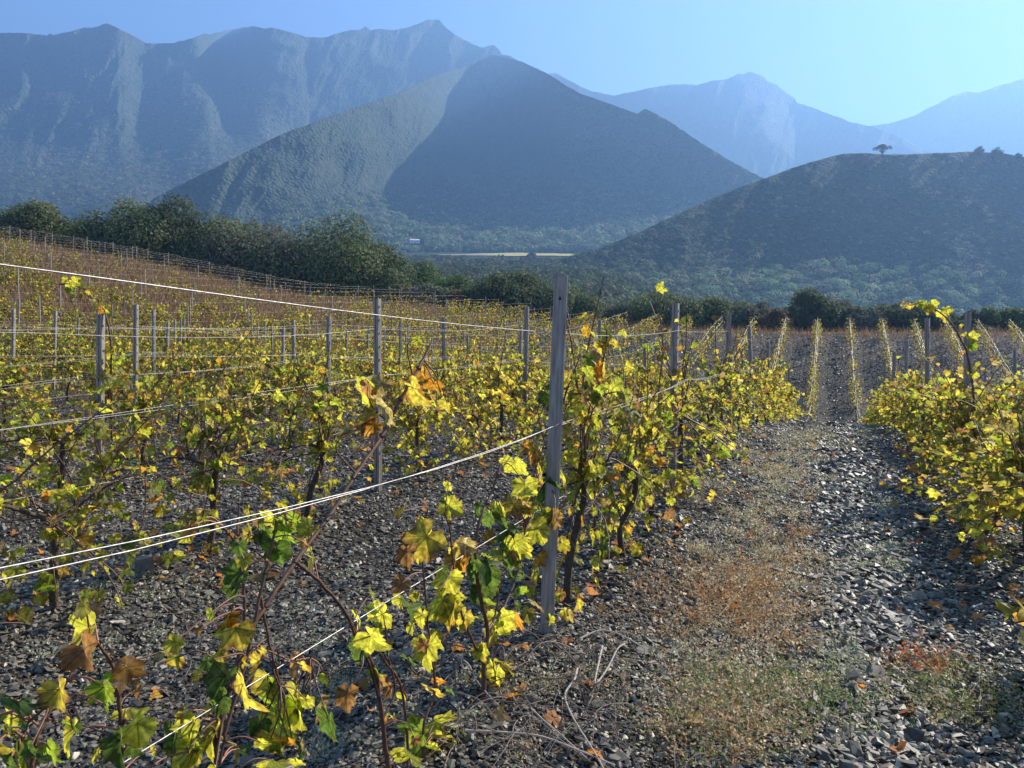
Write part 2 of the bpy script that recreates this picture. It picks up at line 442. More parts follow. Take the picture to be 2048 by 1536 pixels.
def hill(name, ridge, base, D0, q, m, nx, ny, jag=1.5, jscale=18, qn=0.35, nsx=70, nsy=45, seed=0, back=0.55):
    """a hill as a height field: q(px,py) is run over rise of the face; the back slope closes it behind the ridge"""
    rx = np.array([p[0] for p in ridge], float); ry = np.array([p[1] for p in ridge], float)
    px = np.linspace(rx[0], rx[-1], nx)
    r = np.interp(px, rx, ry) + jag * fbm(px / jscale, px * 0 + seed, seed + 50, 4)
    b = np.interp(px, [p[0] for p in base], [p[1] for p in base])
    b = np.maximum(b, r + 2)
    d0 = np.interp(px, [p[0] for p in D0], [p[1] for p in D0])
    t = np.linspace(0, 1, ny)
    PY = b[None, :] + (r - b)[None, :] * t[:, None]
    PX = np.broadcast_to(px, PY.shape)
    Q = q(PX, PY)
    dpy = np.abs(np.diff(PY, axis=0))
    D = d0[None, :] * np.exp(np.vstack([np.zeros((1, nx)), np.cumsum(0.5 * (Q[1:] + Q[:-1]) * dpy / F, axis=0)]))
    # spurs and gullies: ridged relief, its crests running down the face
    wx = 25 * fbm(PX / 90, PY / 90, seed + 7, 3)
    rel = 0; am = 1.0; wl_ = nsx
    for k in range(5):
        rel = rel + am * (1 - 2 * np.abs(vnoise((PX + wx + .45 * PY) / wl_, (PY - .3 * PX) / (wl_ * 1.9), seed + 20 + k))); am *= .5; wl_ *= .5
    D = D * (1 - qn * .04 * rel * np.minimum(1, t[:, None] * 6))
    X = (PX - CX) / F * D; Z = ZC - (PY - H) / F * D
    rows = [np.stack([X, D, Z], -1)]
    top = rows[0][-1]; hz = np.maximum(top[:, 2] - 2, 1)
    for k in (0.06, 0.25, 0.6, 1.0):
        e = top.copy(); dd = k * hz / back
        e[:, 1] += dd; e[:, 0] += dd * (px - CX) / F; e[:, 2] -= k * hz * (0.6 if k < .1 else 1.0)
        rows.append(e[None])
    G = np.vstack(rows); rr, cc = G.shape[:2]
    i = np.arange(rr - 1)[:, None] * cc; j = np.arange(cc - 1)[None, :]
    quads = np.stack([i + j, i + j + 1, i + cc + j + 1, i + cc + j], -1).reshape(-1, 4)
    me = mesh_np(name, G.reshape(-1, 3), [quads], smooth=True)
    HILL[name + str(seed)] = (px, PY, D)
    return link(name, me, m, kind='structure')


mt_a = hill_mat('mountain_scrub', (0.044, 0.066, 0.042), (0.066, 0.080, 0.054), (0.13, 0.13, 0.115), 0.16, 3.0)
mt_b = hill_mat('peak_scrub', (0.042, 0.064, 0.038), (0.060, 0.076, 0.046), (0.10, 0.105, 0.088), 0.22, 2.5, 0.3)
mt_c = hill_mat('near_hill_scrub', (0.030, 0.040, 0.018), (0.045, 0.055, 0.028), (0.16, 0.155, 0.12), 0.45, 1.0, 0.12)

# farthest right ridge
hill('mountain', [(1560, 300), (1650, 275), (1740, 252), (1780, 247), (1830, 230), (1870, 210), (1900, 193), (1935, 183), (1960, 185), (1985, 175), (2048, 157), (2150, 130), (2400, 118)],
     [(1500, 470), (2400, 470)], [(1500, 2250), (2400, 2200)], lambda x, y: 1.0 + 0 * x, mt_a, 260, 50, jag=1.2, qn=.2, seed=4)
# second ridge, right of centre
hill('mountain', [(1000, 135), (1095, 146), (1113, 146), (1140, 162), (1180, 181), (1228, 191), (1290, 178), (1318, 172), (1370, 167), (1390, 170), (1420, 162), (1455, 158), (1476, 147), (1490, 148), (1500, 143), (1530, 154), (1533, 162), (1550, 166), (1565, 180), (1590, 196), (1593, 205), (1620, 213), (1660, 228), (1700, 243), (1740, 252), (1790, 268), (1850, 300), (1950, 350)],
     [(1000, 460), (1950, 470)], [(1000, 1950), (1950, 1900)], lambda x, y: 1.0 + .8 * gauss(x, y, 1600, 300, 90, 60, 30), mt_a, 420, 60, jag=1.6, jscale=9, qn=.25, seed=3)


def q_left(x, y):
    q = 1.05 + 0 * x
    x0 = x; x = np.maximum(x, 235 + .12 * np.minimum(x - 235, 0))
    # foot spur lit from the right, its crest running down to the left
    q = q + 2.5 * gauss(x, y, 330, 320, 150, 60, -14) + 2.5 * gauss(x, y, 230, 375, 130, 45, 12)
    q = q + 2.2 * gauss(x, y, 455, 180, 50, 45, 20) + 2.0 * gauss(x, y, 470, 250, 38, 70, 8)
    q = q + 0.7 * gauss(x, y, 190, 130, 38, 50, 10) + 0.5 * gauss(x, y, 100, 185, 60, 25, -20)
    q = q + 1.2 * gauss(x, y, 470, 95, 34, 40, 0)
    q = q - 0.35 * gauss(x, y, 180, 255, 220, 25, -27); x = x0
    q = q - .3 * gauss(x, y, 640, 220, 110, 160) - .35 * gauss(x, y, 60, 80, 330, 70)
    return np.maximum(q, 0.35)


hill('mountain', [(-420, 90), (-300, 60), (0, 66), (58, 66), (95, 72), (100, 67), (106, 71), (128, 65), (170, 55), (185, 55), (213, 47), (235, 55), (262, 70), (293, 86), (345, 87), (385, 76), (403, 68), (412, 66), (418, 69), (450, 61), (480, 56), (510, 52), (528, 57), (545, 55), (570, 62), (582, 64), (610, 73), (640, 76), (665, 70), (688, 63), (700, 60), (722, 58), (731, 52), (742, 60), (757, 57), (785, 60), (810, 56), (835, 48), (850, 41), (862, 39), (879, 40), (886, 49), (895, 58), (910, 69), (930, 80), (950, 90), (965, 95), (975, 92), (988, 90), (1000, 100), (1002, 108), (1019, 111), (1040, 125), (1090, 146), (1130, 170), (1200, 210), (1300, 260)],
     [(-420, 500), (1300, 470)], [(-420, 1050), (250, 1050), (420, 1200), (620, 1600), (1300, 1750)], q_left, mt_a, 620, 150, jag=1.6, jscale=9, qn=.22, seed=1)


def q_peak(x, y):
    q = 0.95 + 0 * x
    # broad shoulder in front of the peak: gentle, sunlit, ending in a steep edge on its right
    lim = np.interp(y, [150, 185, 210, 240, 280, 330, 400, 430, 500], [780, 900, 985, 1020, 1050, 1080, 1095, 1105, 1120])
    inside = 1 / (1 + np.exp((x - lim) / 16))
    q = q + inside * (2.6 * gauss(x, y, 980, 270, 190, 75, 35) + 1.7 * gauss(x, y, 930, 395, 220, 60, 0) + 1.5 * gauss(x, y, 900, 205, 120, 18, 8))
    q = q + 5.2 * gauss(x, y, 1010, 455, 330, 42) - .25 * gauss(x, y, 600, 330, 170, 80, -30)
    q = q - .25 * gauss(x, y, 1180, 300, 110, 110)
    return np.maximum(q, 0.45)


hill('mountain', [(150, 520), (250, 440), (310, 395), (420, 340), (560, 270), (640, 240), (740, 205), (800, 185), (870, 150), (920, 135), (950, 125), (985, 109), (1010, 114), (1045, 123), (1070, 135), (1100, 150), (1130, 170), (1160, 187), (1200, 200), (1240, 215), (1275, 228), (1282, 222), (1291, 218), (1310, 226), (1350, 250), (1400, 285), (1450, 315), (1500, 343), (1540, 362), (1600, 400), (1700, 455)],
     [(150, 530), (600, 515), (900, 503), (1200, 500), (1700, 490)], [(150, 740), (700, 790), (1200, 810), (1700, 900)], q_peak, mt_b, 560, 170, jag=1.4, jscale=10, qn=0.26, seed=2)


def q_near(x, y):
    q = 1.12 + .5 * gauss(x, y, 1350, 430, 160, 30, -25) + 1.2 * gauss(x, y, 1480, 560, 400, 35) + .3 * gauss(x, y, 1980, 470, 130, 60)
    return q


hill('hill', [(1040, 552), (1090, 532), (1130, 517), (1200, 496), (1280, 464), (1330, 440), (1400, 408), (1470, 378), (1540, 353), (1600, 331), (1660, 313), (1680, 308), (1730, 306), (1780, 309), (1850, 307), (1900, 305), (1950, 303), (2000, 305), (2048, 314), (2200, 320), (2600, 340)],
     [(1040, 556), (1130, 550), (1200, 575), (1300, 610), (1400, 628), (1700, 645), (2600, 655)], [(1040, 470), (1130, 450), (1250, 430), (1400, 420), (1700, 420), (2600, 420)], q_near, mt_c, 360, 110, jag=1.0, qn=0.22, nsx=130, seed=6)


def hill_point(key, px, py):
    hx, PY, D = HILL[key]
    i = np.clip(np.searchsorted(hx, px), 0, len(hx) - 1)
    col = PY[:, i]; d = np.interp(-py, -col, D[:, i])
    return P(px, py, d)


# yellow vineyard on the valley floor
def build_field():
    s = np.linspace(860, 1190, 60); Y = np.linspace(610, 790, 14)
    S, YY = np.meshgrid(s, Y)
    lo = np.interp(S, [860, 960, 1080, 1190], [640, 630, 640, 660]); hi = np.interp(S, [860, 960, 1080, 1190], [690, 745, 750, 725])
    YY = lo + (hi - lo) * (YY - 610) / 180
    X = (S - CX) / F * YY
    V = np.stack([X, YY, gz(X, YY) + 0.8], -1).reshape(-1, 3)
    r, c = S.shape; i = np.arange(r - 1)[:, None] * c; j = np.arange(c - 1)[None, :]
    q = np.stack([i + j, i + j + 1, i + c + j + 1, i + c + j], -1).reshape(-1, 4)
    w = (1 / (1 + np.exp(-(S.ravel() + (YY.ravel() - 690) * .3 - 975) / 8)))[:, None]
    col = np.array([0.22, 0.20, 0.13]) * (1 - w) + np.array([0.40, 0.34, 0.09]) * w
    m, n, l, out = newmat('far_vineyard')
    at = N(n, 'ShaderNodeAttribute', attribute_name='Col'); tc = N(n, 'ShaderNodeTexCoord')
    mp = N(n, 'ShaderNodeMapping'); mp.inputs['Rotation'].default_value = (0, 0, 0.5); l.new(tc.outputs['Object'], mp.inputs[0])
    wv = N(n, 'ShaderNodeTexWave', i_Scale=0.11, i_Distortion=0.4); l.new(mp.outputs[0], wv.inputs['Vector'])
    mr = N(n, 'ShaderNodeMapRange', i_3=0.6, i_4=1.25); l.new(wv.outputs['Fac'], mr.inputs[0])
    sc = N(n, 'ShaderNodeVectorMath', operation='SCALE'); l.new(at.outputs['Color'], sc.inputs[0]); l.new(mr.outputs[0], sc.inputs['Scale'])
    pr = N(n, 'ShaderNodeBsdfPrincipled', i_Roughness=0.9); l.new(sc.outputs[0], pr.inputs['Base Color']); l.new(pr.outputs[0], out.inputs[0])
    link('field', mesh_np('field', V, [q], col, smooth=True), m, kind='structure')


build_field()


# ------------------------------------------------------------------ bushes and trees
def leafquads(cent, outw, size, rng, col, flat=0.5):
    """one bent quad per centre, facing roughly outwards"""
    n = len(cent)
    nor = unit(unit(outw) * flat + rng.normal(0, .6, (n, 3)))
    a = unit(np.cross(nor, rng.normal(0, 1, (n, 3)))); b = np.cross(nor, a)
    s = (np.broadcast_to(size, (n,)) * rng.uniform(.6, 1.3, n))[:, None]
    asp = rng.uniform(.45, .8, n)[:, None]
    V = np.stack([cent - a * s * .5, cent + b * s * asp * .5 + nor * s * .06, cent + a * s * .5, cent - b * s * asp * .5 + nor * s * .06], 1).reshape(-1, 3)
    q = np.arange(4 * n).reshape(n, 4)
    return V, q, np.repeat(col, 4, axis=0)


def dome_points(n, rng, lo=-0.25):
    z = rng.uniform(lo, 1, n); th = rng.uniform(0, 2 * np.pi, n); r = np.sqrt(np.maximum(0, 1 - z * z))
    return np.stack([r * np.cos(th), r * np.sin(th), z], 1)


PALE = np.array([0.075, 0.085, 0.045])


def scrub(name, pos, rad, nq, rng, cols, label, cat):
    """ground cover of many bushes in one mesh"""
    k = len(pos)
    d = dome_points(k * nq, rng).reshape(k, nq, 3)
    # each bush gets three or four lumps
    ld = dome_points(k * 5, rng, 0).reshape(k, 5, 3)
    dist = ((d[:, :, None, :] - ld[:, None, :, :]) ** 2).sum(-1).min(-1)
    rr = 1.05 - 0.42 * np.sqrt(dist) + rng.normal(0, .06, (k, nq))
    hh = rng.uniform(.6, .95, k)
    pts = d * rr[..., None] * rad[:, None, None]; pts[..., 2] *= hh[:, None]
    pts = pts + pos[:, None, :]
    ci = cols[rng.integers(0, len(cols), k)] * rng.uniform(.7, 1.3, (k, 1))
    col = np.repeat(ci, nq, axis=0) * rng.uniform(.75, 1.25, (k * nq, 1))
    V, q, cc = leafquads(pts.reshape(-1, 3), d.reshape(-1, 3), np.repeat(rad * .5 * (40 / nq) ** .5, nq), rng, col, 2.0)
    link(name, mesh_np(name, V, [q], cc), M['bush'], kind='stuff', label=label, cat=cat)


MAQ = np.array([[0.05, 0.065, 0.028], [0.065, 0.08, 0.035], [0.085, 0.088, 0.05], [0.045, 0.055, 0.03], [0.09, 0.075, 0.045]])


def build_scrub():
    rng = np.random.default_rng(5)
    # near hill
    hx, PY, D = HILL['hill6']
    for n, ta, tb, r0, r1, nq in ((620, 0, .36, 3.2, 7.2, 300), (3400, .0, 1.0, 1.5, 3.4, 64)):
        i = rng.integers(0, len(hx), n); t = ta + (tb - ta) * rng.uniform(0, 1, n) * .995
        j = t * (D.shape[0] - 1); j0 = j.astype(int)
        d = D[j0, i]; py = PY[j0, i]
        dens = fbm(hx[i] / 90, py / 40, 81, 3)
        keep = (hx[i] < 2120) & (rng.random(n) < .85 + dens)
        pos = np.stack([(hx[i] - CX) / F * d, d, ZC - (py - H) / F * d], 1)[keep]
        rad = rng.uniform(r0, r1, keep.sum()) * np.interp(t[keep], [0, .25, 1], [1.25, 1.0, .8])
        pos[:, 2] -= rad * .15
        scrub('scrub', pos, rad, nq, rng, MAQ * (3.3 if tb < 1 else 1.9) * np.array([.9, 1.05, .9]), 'large round bushes along the foot of the dark hill' if tb < 1 else 'low maquis bushes covering the dark hill on the right', 'scrub')
    # foot of the central peak
    hx, PY, D = HILL['mountain2']
    n = 3600
    px = rng.uniform(560, 1420, n); i = np.searchsorted(hx, px)
    t = rng.uniform(0, 1, n) ** 1.5 * .42
    j0 = (t * (D.shape[0] - 1)).astype(int)
    d = D[j0, i]; py = PY[j0, i]
    ok = (py > 350) & ~((abs(px - 830) < 18) & (py > 470) & (py < 500)) & (rng.random(n) < np.interp(py, [360, 420, 460], [.35, .8, 1]))
    pos = np.stack([(px - CX) / F * d, d, ZC - (py - H) / F * d], 1)[ok]
    rad = rng.uniform(2.4, 8.5, ok.sum()) * np.interp(py[ok], [360, 470], [.6, 1.15])
    pos[:, 2] -= rad * .1
    scrub('scrub', pos, rad, 46, rng, MAQ * 2.6 * np.array([.85, 1, .95]), 'round bushes covering the foot of the central mountain', 'scrub')
    # lit spur of the left mountain
    hx, PY, D = HILL['mountain1']
    n = 5200
    px = rng.uniform(-60, 640, n); py = rng.uniform(150, 440, n)
    w = gauss(px, py, 330, 320, 190, 80, -14) + gauss(px, py, 210, 375, 160, 50, 12) + gauss(px, py, 460, 190, 60, 50, 20) + .9 * gauss(px, py, 480, 260, 55, 90, 8) + .12
    ok = rng.random(n) < w; px, py = px[ok], py[ok]
    i = np.searchsorted(hx, px); d = np.array([np.interp(-y_, -PY[:, i_], D[:, i_]) for y_, i_ in zip(py, i)])
    pos = np.stack([(px - CX) / F * d, d, ZC - (py - H) / F * d], 1)
    rad = rng.uniform(2.2, 6.5, len(px))
    scrub('scrub', pos, rad, 22, rng, MAQ * 2.2, 'sunlit bushes dotting the lower spur of the left mountain', 'scrub')
    # valley between vineyard and mountains
    n = 9000
    Y = np.exp(rng.uniform(math.log(76), math.log(760), n)); px = rng.uniform(620, 2150, n)
    X = (px - CX) / F * Y
    ok = ~((Y > 575) & (Y < 800) & (px > 850) & (px < 1200)) & ~((abs(px - 830) < 20) & (Y > 560))
    X, Y = X[ok], Y[ok]
    rad = rng.uniform(.8, 2.0, len(X)) * np.interp(Y, [76, 140, 400], [.9, 1.6, 2.2])
    pos = np.stack([X, Y, gz(X, Y) - rad * .1], 1)
    scrub('scrub', pos, rad, 60, rng, MAQ * np.array([1, 1.12, .9]), 'green bushes filling the valley behind the vineyard', 'scrub')


build_scrub()


def crown_mesh(name, w, h, rng, nleaf, lsize, col, lumps=9, dens=1.0):
    """irregular crown: leaf clumps on several lumps of different size; origin at its base centre"""
    A = Acc()
    cs = []
    E = np.array([w / 2, w * .42, h])
    dirs = dome_points(lumps + 5, rng, 0.0)
    dirs[:5] = np.array([[.95, .1, .12], [-.95, -.1, .12], [.1, -.95, .1], [.7, -.5, .45], [-.7, -.4, .5]])
    for d in dirs:
        e = (np.abs(d / E) ** 3).sum() ** (-1 / 3)
        r = rng.uniform(.34, .50) * min(w * .5, h)
        r = min(r, e * .7)
        c = d * (e * rng.uniform(.92, 1.04) - r)
        cs.append((c[0], c[1], max(c[2], r * .5), r))
    cs.append((0, 0, h * .45, .42 * min(w * .6, h)))
    area = np.array([c[3] ** 2 for c in cs]); area /= area.sum()
    for c, a in zip(cs, area):
        n = int(nleaf * a)
        d = dome_points(n, rng, -0.8)
        # small clumps on the lump surface give light and dark patches and a broken outline
        cl = dome_points(16, rng, -0.8)
        dist = np.sqrt(((d[:, None] - cl[None]) ** 2).sum(-1).min(1))
        rr = c[3] * (1.10 - .34 * dist) * rng.uniform(.86, 1.06, n)
        pts = d * rr[:, None] + np.array(c[:3]); pts[:, 2] = np.abs(pts[:, 2])
        cc = np.array(col)[None] * rng.uniform(.65, 1.4, (n, 1)) * (1 + .18 * rng.normal(0, 1, (n, 3)) * np.array([1, .5, .5]))
        cc = cc * rng.uniform(.8, 1.2)
        V, q, k4 = leafquads(pts, d, lsize, rng, np.clip(cc, .012, 1), 1.1)
        A.add(V, q, k4)
        m = n // 4; d = dome_points(m, rng, -0.8)
        V, q, k4 = leafquads(d * (c[3] * rng.uniform(.55, .8, m))[:, None] + np.array(c[:3]), d, lsize * 1.8, rng, np.array(col)[None] * rng.uniform(.6, 1.1, (m, 1)), 1.5)
        A.add(V, q, k4)
    # loose twigs at the outline
    n = int(nleaf * .04)
    d = dome_points(n, rng, .0); c = np.array(cs)[rng.integers(0, len(cs), n)]
    pts = c[:, :3] + d * (c[:, 3] * rng.uniform(1.0, 1.22, n))[:, None]
    V, q, k4 = leafquads(pts, d, lsize * .8, rng, np.array(col)[None] * rng.uniform(.8, 1.5, (n, 1)), .3)
    A.add(V, q, k4)
    return A.mesh(name), cs


def tree(kind, px, top, bot, wpx, D, col, label, cat, group, seed, nleaf=5200, lsize=None, trunk=True, lumps=10):
    rng = np.random.default_rng(seed)
    X = (px - CX) / F * D; g = float(gz(X, D))
    ztop = ZC - (top - H) / F * D; hgt = max(ztop - g, .8)
    w = (1.45 if kind == 'tree' else 1.25) * wpx / F * D
    root = link(kind, None, label=label, cat=cat, group=group, loc=(X, D, g - .05))
    lsize = lsize or .25
    me, cs = crown_mesh('crown', w, hgt, rng, nleaf, lsize, col, lumps)
    link('crown', me, M['bush'], root)
    A = Acc()
    A.tube(spline([(0, 0, -.1), (rng.normal(0, .1), .05, hgt * .2), (rng.normal(0, .15), 0, hgt * .45)], 6), np.linspace(.09 * hgt ** .5, .05 * hgt ** .5, 6), 7, (.11, .085, .065))
    for c in cs[:7]:
        A.tube(spline([(0, 0, hgt * .12), (c[0] * .45, c[1] * .45, c[2] * .55), (c[0], c[1], c[2])], 6), np.linspace(.05 * hgt ** .5, .015, 6), 5, (.11, .085, .065))
    link('trunk', A.mesh('trunk', True), M['wood'], root)
    return root


OLV = (0.112, 0.135, 0.055); DRK = (0.082, 0.102, 0.046); GRN = (0.085, 0.125, 0.038); GRY = (0.135, 0.135, 0.085); YGR = (0.12, 0.17, 0.03); BRN = (0.13, 0.085, 0.05)
g1 = 'dark trees along the upper edge of the vineyard'
for a in [
    ('tree', 30, 404, 482, 160, 72, OLV, 'rounded olive green tree cut by the left edge, above the terraced corner'),
    ('tree', 168, 440, 500, 110, 74, DRK, 'low dark tree beside the gap, left of the big tree clump'),
    ('tree', 268, 398, 520, 165, 72, OLV, 'leftmost big dark tree of the long clump above the vineyard'),
    ('tree', 352, 396, 535, 150, 73, DRK, 'dark tree second from left in the long clump above the vineyard'),
    ('tree', 440, 392, 545, 140, 72, OLV, 'tree with a pointed tuft on top in the middle of long clump'),
    ('tree', 535, 408, 565, 170, 71, GRY, 'greyish twiggy tree in the long clump above the brown grass'),
    ('tree', 636, 402, 580, 200, 70, OLV, 'tallest round tree near the right end of the long clump'),
    ('tree', 728, 448, 592, 130, 69, OLV, 'sunlit sloping tree closing the right end of the long clump'),
]:
    tree(a[0], *a[1:7], a[7], 'tree', g1, int(a[1]) + 3, 17000)
g2 = 'round bushes behind the far posts'
tree('shrub', 122, 455, 480, 60, 71, YGR, 'small bright yellow green shrub between two dark trees', 'shrub', g1, 77, 1500, .2)
for a in [
    ('shrub', 832, 516, 580, 120, 84, GRN, 'dark green bush right of the long tree clump, at its foot'),
    ('shrub', 905, 548, 600, 120, 76, GRN, 'fresh green bush left of the wide dark clump behind far posts'),
    ('shrub', 850, 566, 592, 90, 68, GRY, 'pale dry grassy bush at the top end of the wires'),
    ('shrub', 915, 578, 604, 70, 67.5, BRN, 'brown dry bush at the vineyard top edge'),
    ('shrub', 995, 530, 625, 130, 68, DRK, 'left hump of the wide dark clump left of the tall post'),
    ('shrub', 1062, 533, 640, 150, 67.5, DRK, 'middle hump of the dark clump behind the tall post'),
    ('shrub', 1132, 542, 640, 110, 68.5, OLV, 'right hump of the dark clump, right of the tall post'),
    ('shrub', 1210, 600, 645, 90, 72, GRY, 'pale dry shrub in the gap right of the dark clump'),
]:
    tree(a[0], *a[1:7], a[7], 'shrub', g2, int(a[1]) + 9, 9000, .24)
g3 = 'hedge of shrubs along the crest on the right'
for a in [
    (1318, 572, 655, 140, 72, OLV, 'rounded dark shrub behind the second wooden post'),
    (1372, 606, 655, 90, 74, GRY, 'low grey shrub right of the rounded dark shrub'),
    (1440, 592, 655, 130, 73, OLV, 'broad olive shrub left of the yellow vine row ends'),
    (1505, 600, 655, 90, 72, GRY, 'grey twiggy shrub in the hedge on the crest'),
    (1548, 612, 655, 60, 70, BRN, 'brown leafless shrub in the hedge on the crest'),
    (1618, 578, 655, 100, 72, DRK, 'tall dark shrub with bright rimmed top above bare rows'),
    (1685, 570, 660, 80, 73, GRY, 'tall narrow greyish shrub above the bare gravel rows'),
    (1727, 608, 660, 80, 71, GRY, 'pale bushy shrub right of the tall narrow one'),
    (1792, 606, 662, 140, 72, DRK, 'wide dark rounded shrub under the long yellow shoot'),
    (1888, 622, 664, 120, 72, DRK, 'low dark shrub behind the right row posts'),
    (2010, 618, 668, 160, 71, GRN, 'sunlit yellow green shrub at the right edge'),
    (2120, 622, 668, 120, 72, OLV, 'olive shrub just leaving the right edge'),
]:
    tree('shrub', *a[:6], a[6], 'shrub', g3, a[0] + 21, 9000, .24)


def hill_trees():
    p = hill_point('hill6', 1765, 309)
    rng = np.random.default_rng(8)
    root = link('tree', None, label='lone umbrella shaped tree on top of the dark hill', cat='tree', loc=p)
    A = Acc(); w = 25 / F * p[1]; h = 19 / F * p[1]
    L = Acc()
    for k in range(11):
        x = rng.uniform(-.5, .5) * w; z = h * (.78 - .5 * (x / w) ** 2) + rng.uniform(-.08, .05) * h; r = rng.uniform(.13, .19) * w; y = rng.uniform(-.25, .25) * w
        d = dome_points(160, rng, -.5)
        V, q, cc = leafquads(d * r + np.array([x, y, z]), d, .75, rng, np.array([DRK]) * rng.uniform(.8, 1.3, (160, 1)), .5); L.add(V, q, cc)
        A.tube(spline([(0, 0, h * .1), (x * .5, y * .5, h * .45), (x, y, z)], 5), np.linspace(.34, .1, 5), 5, (.09, .07, .055))
    A.tube([(0, 0, -.5), (0, 0, h * .2)], .5, 6, (.09, .07, .055))
    link('crown', L.mesh('crown'), M['bush'], root); link('trunk', A.mesh('trunk'), M['wood'], root)
    for px, py, s, lab in ((1957, 304, 1.7, 'round bush standing on the hill skyline, right of the lone tree'), (1994, 307, 1.9, 'squarish bush on the hill skyline near the right edge'), (2036, 313, 1.2, 'small bush on the hill skyline at the right edge')):
        p = hill_point('hill6', px, py)
        root = link('shrub', None, label=lab, cat='shrub', group='bushes on the hill skyline', loc=p - np.array([0, 0, .4]))
        me, cs = crown_mesh('crown', s * 4.4, s * 3.3, rng, 900, .6, DRK, 6); link('crown', me, M['bush'], root)
        A = Acc(); A.tube([(0, 0, -.3), (0, 0, s * 2)], .25, 5, (.09, .07, .055)); link('trunk', A.mesh('trunk'), M['wood'], root)
    X, Y = (1063 - CX) / F * 600, 600
    root = link('tree', None, label='lone round tree in front of the far yellow field', cat='tree', loc=(X, Y, float(gz(X, Y))))
    me, cs = crown_mesh('crown', 9, 5.5, rng, 1600, .7, DRK, 8); link('crown', me, M['bush'], root)
    A = Acc(); A.tube([(0, 0, -.3), (0, 0, 3)], .3, 6, (.09, .07, .055)); link('trunk', A.mesh('trunk'), M['wood'], root)


hill_trees()


def build_house():
    p = hill_point('mountain2', 830, 487)
    root = link('house', None, label='tiny white house among bushes at the foot of the mountain', cat='house', loc=p - np.array([0, 4, .5]), rz=.3)
    A = Acc(); A.box((0, 0, 1.8), (10, 5, 3.6), (.75, .74, .72)); link('wall', A.mesh('wall'), M['plain'], root)
    R = Acc()
    R.add(np.array([[-5.3, -2.9, 3.62], [5.3, -2.9, 3.62], [5.3, 2.9, 3.62], [-5.3, 2.9, 3.62], [-5.3, 0, 5], [5.3, 0, 5]]), [np.array([[0, 1, 5, 4], [2, 3, 4, 5], [0, 3, 2, 1]]), np.array([[0, 4, 3], [1, 2, 5]])], (.62, .6, .58))
    link('roof', R.mesh('roof'), M['plain'], root)
    for x in (-3, 2.6):
        W = Acc(); W.box((x, -2.51, 2), (1.1, .1, 1.2), (.05, .06, .07)); link('window', W.mesh('window'), M['plain'], root)
    W = Acc(); W.box((0, -2.51, 1.1), (1, .1, 2.1), (.12, .09, .07)); link('door', W.mesh('door'), M['plain'], root)


build_house()

# ------------------------------------------------------------------ stones, litter and weeds on the ground
def hull_templates(k, rng, npt):
    """angular convex stones from random points"""
    import bmesh
    out = []
    for _ in range(k):
        p = unit(rng.normal(0, 1, (npt, 3))) * rng.uniform(.75, 1.1, (npt, 1))
        bm = bmesh.new()
        vs = [bm.verts.new(q) for q in p]
        r = bmesh.ops.convex_hull(bm, input=vs)
        bmesh.ops.delete(bm, geom=[v for v in bm.verts if not v.link_faces], context='VERTS')
        bmesh.ops.triangulate(bm, faces=bm.faces[:])
        bm.verts.index_update()
        out.append((np.array([v.co[:] for v in bm.verts]), np.array([[v.index for v in f.verts] for f in bm.faces])))
        bm.free()
    return out


def rot_z_tilt(n, rng, tilt):
    th = rng.uniform(0, 2 * np.pi, n); c, s = np.cos(th), np.sin(th)
    Rz = np.zeros((n, 3, 3)); Rz[:, 0, 0] = c; Rz[:, 0, 1] = -s; Rz[:, 1, 0] = s; Rz[:, 1, 1] = c; Rz[:, 2, 2] = 1
    a = rng.normal(0, tilt, n); c, s = np.cos(a), np.sin(a)
    Rx = np.zeros((n, 3, 3)); Rx[:, 1, 1] = c; Rx[:, 1, 2] = -s; Rx[:, 2, 1] = s; Rx[:, 2, 2] = c; Rx[:, 0, 0] = 1
    ph = rng.uniform(0, 2 * np.pi, n); c, s = np.cos(ph), np.sin(ph)
    R2 = np.zeros((n, 3, 3)); R2[:, 0, 0] = c; R2[:, 0, 1] = -s; R2[:, 1, 0] = s; R2[:, 1, 1] = c; R2[:, 2, 2] = 1
    return R2 @ Rx @ Rz


def scatter_px(n, y0, y1, rng, x0=-80, x1=2130):
    """ground points in a band of distances inside the view"""
    Y = np.sqrt(rng.uniform(y0 * y0, y1 * y1, n)); X = (rng.uniform(x0, x1, n) - CX) / F * Y
    return X, Y


